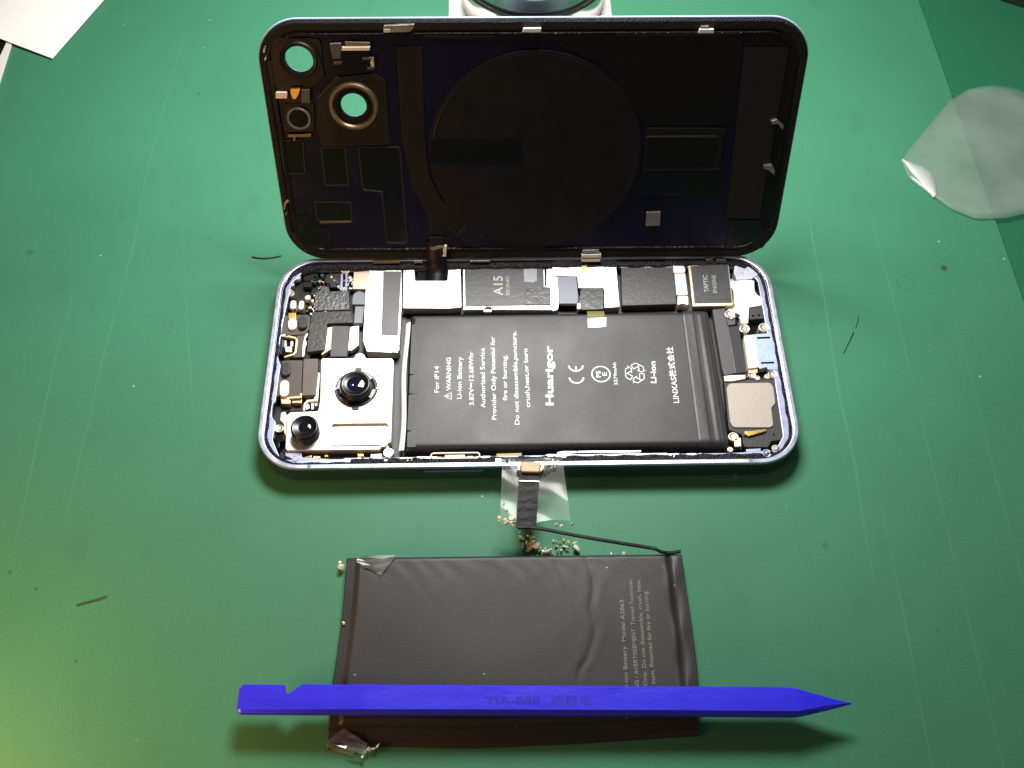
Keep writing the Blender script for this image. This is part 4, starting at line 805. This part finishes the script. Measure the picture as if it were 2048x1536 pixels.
# ------------------------------------------------------------------ dispenser behind the cover
disp = tag(empty('dispenser_bottle', (2, 83.5, 0)), 'square white bottle with round polished steel dish lid behind the upright panel', 'dispenser')
bz = [(-22.2, 0), (-22.6, 2), (-22.6, 68), (-21.8, 70.5)]
plate('bottle', [rrect(-22.9, -21.4, 22.9, 23, 4, 8)], 0, 62, 'white_plastic', disp, 1.2)
lathe('steel_cap', [(0, 62), (19.6, 62), (20.0, 63), (20.0, 82), (19.2, 84.5), (17, 85.2), (0, 85.6)], 0.8, -.2, 'steel', disp, 72)
lathe('cap_rim', [(19.9, 71.0), (20.8, 71.2), (21.0, 71.8), (20.8, 72.4), (19.9, 72.6)], 0.8, -.2, 'rim_steel', disp, 72)
# ------------------------------------------------------------------ removed battery
old = tag(empty('removed_battery', (-5, -82, 0)), 'dented dark grey battery lying loose under the blue spudger, its ribbon peeled off', 'battery')
def ob_loc(q): return (q[0] + 5, q[1] + 82, q[2])
def smooth_line(p, n=8):
    q = smooth_path([(*a, 0) for a in p], n); return [(a[0], a[1]) for a in q]
CREASE_A = smooth_line([(13.0, -58), (15.2, -67.1), (14.2, -74.2), (14.9, -79.5), (12.8, -86.2), (9.9, -92.1), (8.5, -110)])
CREASE_B = smooth_line([(3.4, -58), (4.3, -61.5), (6.9, -68.4), (7.6, -79.4), (8.4, -91.1), (8.8, -110)])
def old_fn(u, v):
    # u: left to right, v: near to far
    xl = -48.9 + 1.5 * v - .25 * math.sin(v * 7); xr = 37.9 + 1.4 * math.sin(v * 3.14 * .9) * (1 - v) * 1.2 + .5 * v
    yn = -106.3 + 1.5 * u + .45 * math.sin(u * 7 + .6) - (.5 if .15 < u < .55 else 0) * math.sin((u - .15) / .4 * math.pi); yf = -59.3 - .3 * u
    x = xl + (xr - xl) * u; y = yn + (yf - yn) * v
    dl, dr, dn, df = x - xl, xr - x, y - yn, yf - y
    top = 4.55
    def prof(d, pts):
        for (a, za), (b, zb) in zip(pts, pts[1:]):
            if d <= b: t = max(0, (d - a) / (b - a)); return za + (zb - za) * t * t * (3 - 2 * t)
        return top
    z = min(prof(dl, [(0, 2.6), (.5, 3.5), (2.6, 3.65), (3.6, top)]), prof(dr, [(0, 3.2), (.4, 4.4), (2.8, 4.75), (3.6, 4.0), (4.6, top)]),
            prof(dn, [(0, .5), (1.2, .9), (3.6, 1.2), (4.8, 4.2), (5.6, top)]), prof(df, [(0, 2.8), (.6, 4.3), (1.4, top)]))
    if dn > 4:
        f = lambda pts, yy: next((xa + (xb - xa) * (yy - ya) / (yb - ya) for (xa, ya), (xb, yb) in zip(pts, pts[1:]) if ya >= yy >= yb), None)
        c = f(CREASE_A, y)
        if c is not None:
            k = min(1, max(0, (y + 100) / 10)); d = x - c
            z += k * .75 * (-.16 * math.exp(-(d / .8) ** 2) + .08 * math.exp(-((d + 2.2) / 1.6) ** 2) + .06 * math.exp(-((d - 1.8) / 1.2) ** 2))
        c = f(CREASE_B, y)
        if c is not None: z += -.06 * math.exp(-((x - c) / .8) ** 2) + .06 * math.exp(-((x - c - 1.6) / 1.1) ** 2)
        z += .05 * math.sin(x * .13) * math.sin(y * .16 + 1) + .07 * math.exp(-((x + 28) ** 2 + (y + 68) ** 2) / 60)
        d = (x + 30) * .75 + (y + 66) * .66; z += -.015 * math.exp(-(d / .6) ** 2) * (1 if -34 < x < -20 else 0)
        z += .035 * math.sin(x * .9 + 2.1 * math.sin(y * .31)) * math.sin(y * .7 + 1.7 * math.sin(x * .23)) * math.exp(-((df - 3) / 5) ** 2)
        if dr < 6: z += .25 * math.sin(y * .45) * math.exp(-((dr - 3.4) / 1.2) ** 2)
    return ob_loc((x, y, max(z, .35)))
pm('old_wrap', (.025, .0245, .025), .48, 0, .42, var=.10, vscale=70, bump=.22, bscale=3500)
ow = MATS['old_wrap']; nt = ow.node_tree
vo = nd(nt, 'ShaderNodeTexVoronoi'); vo.inputs['Scale'].default_value = 420
tc_ = nd(nt, 'ShaderNodeTexCoord'); nt.links.new(tc_.outputs['Object'], vo.inputs['Vector'])
mr_ = nd(nt, 'ShaderNodeMapRange', ins={1: .045, 2: .09, 3: 1, 4: 0}); nt.links.new(vo.outputs['Distance'], mr_.inputs[0])
sepc = nd(nt, 'ShaderNodeSeparateColor'); nt.links.new(vo.outputs['Color'], sepc.inputs[0])
gt_ = nd(nt, 'ShaderNodeMath', operation='GREATER_THAN'); gt_.inputs[1].default_value = .93; nt.links.new(sepc.outputs[0], gt_.inputs[0])
ml_ = nd(nt, 'ShaderNodeMath', operation='MULTIPLY'); nt.links.new(mr_.outputs[0], ml_.inputs[0]); nt.links.new(gt_.outputs[0], ml_.inputs[1])
mixd = nd(nt, 'ShaderNodeMixRGB'); mixd.inputs[2].default_value = (.6, .58, .55, 1); nt.links.new(ml_.outputs[0], mixd.inputs[0])
bs_ = nt.nodes['Principled BSDF']; prev = bs_.inputs['Base Color'].links[0].from_socket
nt.links.new(prev, mixd.inputs[1]); nt.links.new(mixd.outputs[0], bs_.inputs['Base Color'])
cell = sheet('battery_cell', old_fn, 190, 120, .3, 'old_wrap', old)
for body, a, b in (('Rechargeable Li-ion Battery  Model A2863', (21.2, -107), (21.9, -72.2)), ('WARNING / AVERTISSEMENT  Trained Technician', (23.9, -99.6), (24.4, -66.9)),
                   ('Service Only. Do not disassemble, crush, heat,', (25.9, -99.0), (26.4, -66.9)), ('or burn. Potential for fire or burning.', (27.9, -95.2), (28.0, -69.8))):
    k = 1.0
    if a[1] < -100.3:   # the print runs only over the flat top
        body = 'able Li-ion Battery  Model A2863'; a = (21.3, -98.4)
    text('lettering', body, ob_loc((*a, 0))[:2], ob_loc((*b, 0))[:2], 4.62, .95, .02, 'print_tan', old, .04)
def crinkle(name, pts, z, seed, mat='crinkle_film', n=4):
    rnd = random.Random(seed); a, b, c, d = [Vector(p) for p in pts]; H = {}
    def f(u, v):
        q = a.lerp(b, u).lerp(d.lerp(c, u), v); i, j = round(u * n), round(v * n)
        h = H.setdefault((i, j), rnd.uniform(0, .8)); return ob_loc((q.x, q.y, z + h))
    return sheet(name, f, n, n, .03, mat, old, False)
crinkle('film_scrap', [(-44.6, -61.4), (-38.2, -65.0), (-34.6, -59.6), (-44.2, -59.5)], 4.75, 2)
crinkle('film_scrap', [(-49.2, -104.8), (-40.0, -107.8), (-39.6, -105.2), (-45.4, -101.6)], 1.6, 5)
from_py('tape_fold', [ob_loc(q) for q in ((-48.9, -104.6, 2.2), (-45, -105.6, 1.2), (-42.5, -106.8, .9), (-43.2, -107.6, .4), (-46.5, -106.6, .5), (-49.2, -105.6, 1.0))], [(0, 1, 4, 5), (1, 2, 3, 4)], 'frosted_film', old)
# ribbon cable: thin strip on edge from the corner, then a wide flat tail carrying the connector
sp = smooth_path([(38.0, -59.3, 4.2), (35.0, -59.7, 4.3), (32.8, -59.6, 4.9), (31.4, -58.9, 5.2), (29.5, -58.4, 5.0), (22, -57.4, 5.9), (12, -55.9, 7.0), (1.5, -53.9, 7.7), (-3.6, -53.6, 7.8)], 6)
vs, fs = [], []
for q in sp:
    for dy, dz in ((-.32, -.55), (.32, -.55), (.32, .35), (-.32, .35)): vs.append(ob_loc((q[0], q[1] + dy, q[2] + dz)))
for i in range(len(sp) - 1):
    for k in range(4): fs.append((4 * i + k, 4 * i + (k + 1) % 4, 4 * i + 4 + (k + 1) % 4, 4 * i + 4 + k))
fs += [(0, 1, 2, 3), tuple(4 * (len(sp) - 1) + k for k in (3, 2, 1, 0))]
from_py('flex_strip', vs, fs, 'ribbon', old)
def tail(u, v):
    x = (-4.1 + 5.2 * u) * (1 - v) + (-2.9 + 5.2 * u) * v; y = -53.8 + 15.2 * v
    return ob_loc((x, y, 8.0 + .35 * math.sin(v * 3.0) + .9 * v * v + .04 * math.sin(v * 40) * math.sin(u * 3)))
tl = sheet('flex_tail', tail, 6, 40, .25, 'ribbon', old)
plate('tail_edge', [[ob_loc((-3.0, -40.9, 0))[:2], ob_loc((2.2, -41.2, 0))[:2], ob_loc((2.2, -41.45, 0))[:2], ob_loc((-3.0, -41.15, 0))[:2]]], 9.0, 9.15, 'tanmetal', tl, .03)
conn = plate('connector', [rounded([ob_loc((*q, 0))[:2] for q in ((-2.6, -35.7), (2.8, -36.0), (2.4, -39.0), (-2.5, -38.8))], .5)], 8.9, 9.9, 'tan_gold', old, .25)
for q in (((-3.4, -36.6), (-2.7, -36.2), (-2.7, -38.2), (-3.3, -38.0)), ((2.9, -36.6), (3.6, -37.2), (2.7, -38.8), (2.6, -38.0))):
    plate('connector_ear', [[ob_loc((*p_, 0))[:2] for p_ in q]], 8.8, 9.5, 'goldplate', conn, .1)
def film_fn(u, v):
    w0, w1 = (-7.3, 8.6), (-8.2, 10.0)
    x = (w0[0] + (w0[1] - w0[0]) * u) * v + (w1[0] + (w1[1] - w1[0]) * u) * (1 - v)
    y = -52.2 + 18.2 * v - .8 * (1 - v) * math.sin(u * 6)
    z = 7.5 + .6 * v + .25 * math.sin(u * 7 + v * 3) + .18 * math.sin(v * 11 + u * 5)
    return ob_loc((x, y, z))
sheet('clear_film', film_fn, 26, 26, .05, 'clear_film', old)
crinkle('film_fold', [(3.4, -38.6), (6.5, -37.4), (8.0, -34.6), (3.8, -34.8)], 8.5, 8, n=6)
crinkle('film_fold', [(-7.0, -36.6), (-3.2, -36.0), (-3.0, -34.0), (-7.1, -34.0)], 8.5, 12, n=6)

# ------------------------------------------------------------------ adhesive crumbs
rnd = random.Random(77)
crumb_meshes = []
for k in range(7):
    bm = bmesh.new(); bmesh.ops.create_icosphere(bm, subdivisions=1, radius=.5 * S)
    for v in bm.verts: v.co *= rnd.uniform(.65, 1.2); v.co.z *= .75
    me = bpy.data.meshes.new('crumb'); bm.to_mesh(me); bm.free(); me.materials.append(MATS['crumb']); crumb_meshes.append(me)
    me2 = me.copy(); me2.materials[0] = MATS['crumb_white']; crumb_meshes.append(me2)
def crumb(x, y, z, s, label, group, white=False):
    o = bpy.data.objects.new('adhesive_crumb', crumb_meshes[rnd.randrange(7) * 2 + (1 if white else 0)]); C.objects.link(o)
    o.location = Vector((x, y, z)) * S; o.scale = (s * rnd.uniform(.7, 1.3), s * rnd.uniform(.7, 1.5), s * rnd.uniform(.45, 1.1)); o.rotation_euler = (rnd.uniform(0, 6), rnd.uniform(0, 6), rnd.uniform(0, 6))
    return tag(o, label, 'crumb', group)
for x, y in ((-7.1, -46.9), (-6.5, -48.7), (-8.3, -51.0), (-8.5, -52.0), (-6.9, -51.6), (-6.6, -52.6), (-5.2, -51.3), (-4.8, -52.3), (-5.0, -53.1)):
    crumb(x, y, 8.1, rnd.uniform(1.1, 1.8), 'amber crumb stuck to the clear film left of the dark ribbon', 'crumbs on the film left of the ribbon', rnd.random() < .3)
for x, y in ((6.3, -53.0), (7.5, -53.3), (10.2, -52.9)):
    crumb(x, y, 7.6, rnd.uniform(.8, 1.2), 'pale crumb above the thin dark cable strip, right of the ribbon', 'crumbs above the cable strip', rnd.random() < .5)
pile = [(-2.9, -52.7), (-1.6, -53.4), (-.6, -55.5), (.4, -55.2), (1.2, -56.3), (1.0, -57.4), (2.2, -57.2), (3.6, -57.6), (4.4, -57.0), (5.2, -57.6), (7.0, -56.4), (7.4, -57.4), (6.4, -57.2), (9.6, -55.3), (11.4, -55.3), (11.2, -56.7), (9.0, -56.6), (8.2, -54.8), (6.0, -54.2), (-.2, -53.4), (-1.0, -54.5), (-1.9, -55.6), (2.6, -56.2), (.2, -56.6), (-1.2, -56.5)]
for x, y in pile:
    for _ in range(2):
        crumb(x + rnd.gauss(0, .45), y + rnd.gauss(0, .4), rnd.uniform(.4, 1.3), rnd.choice([.6, .8, 1.1, 1.4, 1.9]), 'amber adhesive crumb in the loose pile between the ribbon and the removed battery', 'crumb pile above the removed battery', rnd.random() < .25)
for x, y in ((20.6, -58.2), (23.8, -58.2)):
    crumb(x, y, .5, 1.0, 'lone pale crumb under the dark cable strip beside the removed battery', 'crumbs under the cable strip', True)
for x, y, z in ((-49.3, -59.9, 2.8), (-49.0, -61.0, 2.8)):
    crumb(x, y, z - 1.2, 1.5, 'amber crumb at the far left corner of the removed battery', 'crumbs at the far left corner', False)
crumb(-46.8, -76.9, 4.0, 1.2, 'single white crumb on the left flange of the removed battery', None, True)
for x, y in ((-40.0, -107.0), (-40.6, -108.0), (-39.2, -106.4), (-38.2, -106.2), (-37.2, -105.6)):
    crumb(x, y, 1.4, rnd.uniform(1.0, 1.6), 'white crumb at the near left corner of the removed battery', 'crumbs at the near left corner', True)

# ------------------------------------------------------------------ blue spudger
spd = tag(empty('spudger', (0, -97, 4.9)), 'bright blue plastic spudger with a pointed right tip and notched left end', 'pry tool')
def sl(q): return (q[0], q[1] + 97, q[2] - 4.9 + .2 - q[0] * .006)
st = [(-69.6, -93.6, -98.6, 6.2, 7.0), (-69.2, -92.9, -99.2, 6.0, 7.2), (-68.6, -92.6, -99.5, 5.9, 7.35), (-59.2, -92.9, -99.7, 5.5, 7.7), (-59.0, -93.0, -99.7, 5.5, 7.7), (-58.6, -94.7, -99.7, 5.5, 7.7), (-58.0, -95.1, -99.7, 5.5, 7.75), (-57.2, -94.6, -99.75, 5.45, 7.8), (-55.0, -93.0, -99.8, 5.4, 7.9), (-54.0, -92.9, -99.85, 5.35, 7.95),
      (-48, -93.2, -99.95, 5.1, 8.3), (-40, -93.4, -100.1, 4.9, 8.6), (-8.5, -94.0, -100.6, 4.9, 8.6), (30, -94.75, -101.25, 4.9, 8.6), (58, -95.3, -101.85, 4.9, 8.6), (60.4, -95.5, -101.85, 4.95, 8.55), (62, -95.95, -101.6, 5.1, 8.45), (67, -97.3, -100.6, 5.8, 7.9), (71.5, -98.45, -99.6, 6.4, 7.3), (73.0, -98.8, -99.25, 6.6, 7.05), (73.5, -98.95, -99.1, 6.7, 6.95)]
vs, fs = [], []
for x, yf, yn, z0, z1 in st:
    hb = min(.75, (yf - yn) * .25); hz = min(1.3, (z1 - z0) * .4); ft = min(.35, (yf - yn) * .12)
    sec = [(yn + hb, z0), (yf - hb, z0), (yf, z0 + hz), (yf, z1 - ft), (yf - ft, z1), (yn + hb + .2, z1), (yn + .25, z1 - hz * .55), (yn, z1 - hz), (yn, z0 + hz)]
    for y, z in sec: vs.append(sl((x, y, z)))
K = 9
for i in range(len(st) - 1):
    for k in range(K): fs.append((i * K + k, i * K + (k + 1) % K, (i + 1) * K + (k + 1) % K, (i + 1) * K + k))
fs += [tuple(range(K)), tuple((len(st) - 1) * K + k for k in range(K - 1, -1, -1))]
SL = lambda o: [setattr(v.co, 'z', v.co.z + (.2 - v.co.x / S * .006) * S) for v in o.data.vertices]
body = from_py('spudger_body', vs, fs, 'spudger_blue', spd)
bv = body.modifiers.new('soft', 'BEVEL'); bv.width = .22 * S; bv.segments = 2; bv.limit_method = 'ANGLE'; bv.angle_limit = R(22); bv.harden_normals = False
SL(text('embossed_lettering', 'TIA-888', sl((-12.0, -97.6, 0))[:2], sl((.6, -97.7, 0))[:2], 8.60 - 4.9, 1.7, .03, 'spudger_stroke_shade', spd, .06))
SL(text('embossed_lettering', '防静电', sl((3.4, -97.8, 0))[:2], sl((12.8, -97.9, 0))[:2], 8.60 - 4.9, 1.9, .0, 'spudger_stroke_shade', spd, .06))

# ------------------------------------------------------------------ loose things round the edge
film_out = [(126.2, 79.2), (129.2, 83.7), (140, 97), (149, 107.5), (157, 113.5), (166.1, 115.3), (174, 113), (184, 104), (190, 92), (188, 78), (178, 66), (166, 57.5), (153.8, 54.2), (144.2, 53.9), (137.2, 58.2), (130.9, 65.8), (126.6, 72.0)]
fs_ = tag(empty('plastic_film'), 'translucent pear-shaped plastic film lying over the right mat edge', 'film')
def blade(name, loop, z0, zfn, th, mat, parent):
    cx = sum(p[0] for p in loop) / len(loop); cy = sum(p[1] for p in loop) / len(loop); loop = dense(rounded(loop, 6, 5), 2.0); n = len(loop); rings = 8
    vs, fs = [], []
    for off in (0, -th):
        for k in range(rings + 1):
            t = k / rings
            for q in loop:
                x, y = cx + (q[0] - cx) * t, cy + (q[1] - cy) * t; vs.append((x, y, zfn(x, y, t) + off))
    N = n * (rings + 1)
    for k in range(rings):
        for i in range(n):
            a, b = k * n + i, k * n + (i + 1) % n; fs.append((a, b, b + n, a + n)); fs.append((N + a, N + a + n, N + b + n, N + b))
    for i in range(n):
        a, b = rings * n + i, rings * n + (i + 1) % n; fs.append((a, b, N + b, N + a))
    return from_py(name, vs, fs, mat, parent, True)
blade('film_sheet', film_out, .3, lambda x, y, t: .35 + .25 * math.sin(x * .15) * math.sin(y * .12) + .5 * t ** 6, .12, 'frosted_film', fs_)
sheet('folded_tip', lambda u, v: (126.1 + (4.4 * u + .3) * math.sin(math.pi * (.12 + .86 * v)) + 6.5 * (1 - v), 79.6 - 16.5 * (1 - v) + 3.2 * u * math.sin(math.pi * (.12 + .86 * v)), .75 + 1.3 * u * (1 - u) * 2.2), 10, 14, .1, 'white_tab_film' if 'white_tab_film' in MATS else (film_mat('white_tab_film', .32, .5, rough=.3), 'white_tab_film')[1], fs_)

tis = tag(empty('paper_sheet', (-170, 150, 0)), 'cream white paper corner lying at the upper left', 'paper')
sheet('paper', lambda u, v: (lambda q: (q.x + 170, q.y - 150, .9 + .7 * math.sin(u * 4) * math.sin(v * 3) + .8 * v))(Vector((-165.8, 133.2)).lerp(Vector((-152, 170)), u).lerp(Vector((-196, 148)).lerp(Vector((-185, 200)), u), v)), 24, 24, .25, 'paper', tis)
dev = tag(empty('framed_slab', (-205, 130, 0)), 'dark slab with a white edge strip, poking out below the paper corner', 'slab')
def dl(q): return (q[0] + 205, q[1] - 130)
plate('slab_body', [[dl(q) for q in ((-184.6, 141), (-184.6, 160), (-230, 160), (-230, 100), (-187.5, 100))]], 0, .5, 'glossblack', dev, .1)
plate('edge_strip', [[dl(q) for q in ((-182.3, 141), (-181.6, 160), (-184.3, 160), (-184.5, 141), (-187.4, 100), (-181, 100))]], 0, .62, 'white_plastic', dev, .1)
blk = tag(empty('black_case', (200, 175, 0)), 'black object just showing in the top right corner', 'case')
plate('case_body', [rounded([(181 - 200, 163.5 - 175), (190 - 200, 158.4 - 175), (230 - 200, 150 - 175), (240 - 200, 200 - 175), (190 - 200, 200 - 175)], 2)], -1.15, 8, 'darkplastic', blk, .8)

def fibre(name, pts, r, mat, label):
    p = smooth_path(pts, 6); vs, fs = [], []
    for i, q in enumerate(p):
        for k in range(5):
            a = 2 * math.pi * k / 5; vs.append((q[0] + r * math.cos(a), q[1] + r * math.cos(a) * .3, q[2] + r * math.sin(a) + r))
    for i in range(len(p) - 1):
        for k in range(5): fs.append((5 * i + k, 5 * i + (k + 1) % 5, 5 * i + 5 + (k + 1) % 5, 5 * i + 5 + k))
    return tag(from_py(name, vs, fs, mat), label, 'fibre')
fibre('fibre', [(92.9, 3.8, 0), (94.0, 5.8, 0), (95.5, 8.3, .1), (97.0, 11.0, .2)], .16, 'fibre', 'thin black fibre lying on the mat right of the phone')
fibre('fibre', [(98.0, 12.6, 0), (99, 14.8, .1), (99.8, 17, 0)], .12, 'fibre', 'shorter black fibre beyond the upper end of the longer one')
fibre('fibre', [(-84.1, 42.1, 0), (-81.8, 41.5, 0), (-78.5, 41.5, 0), (-75.3, 42.2, .1)], .28, 'fibre', 'dark curved hair on the mat left of the cover hinge')
fibre('fibre', [(-114.9, -69.8, 0), (-111.5, -68.9, 0), (-108.0, -67.8, .1)], .28, 'fibre_brown', 'brown straight sliver on the mat at the lower left')
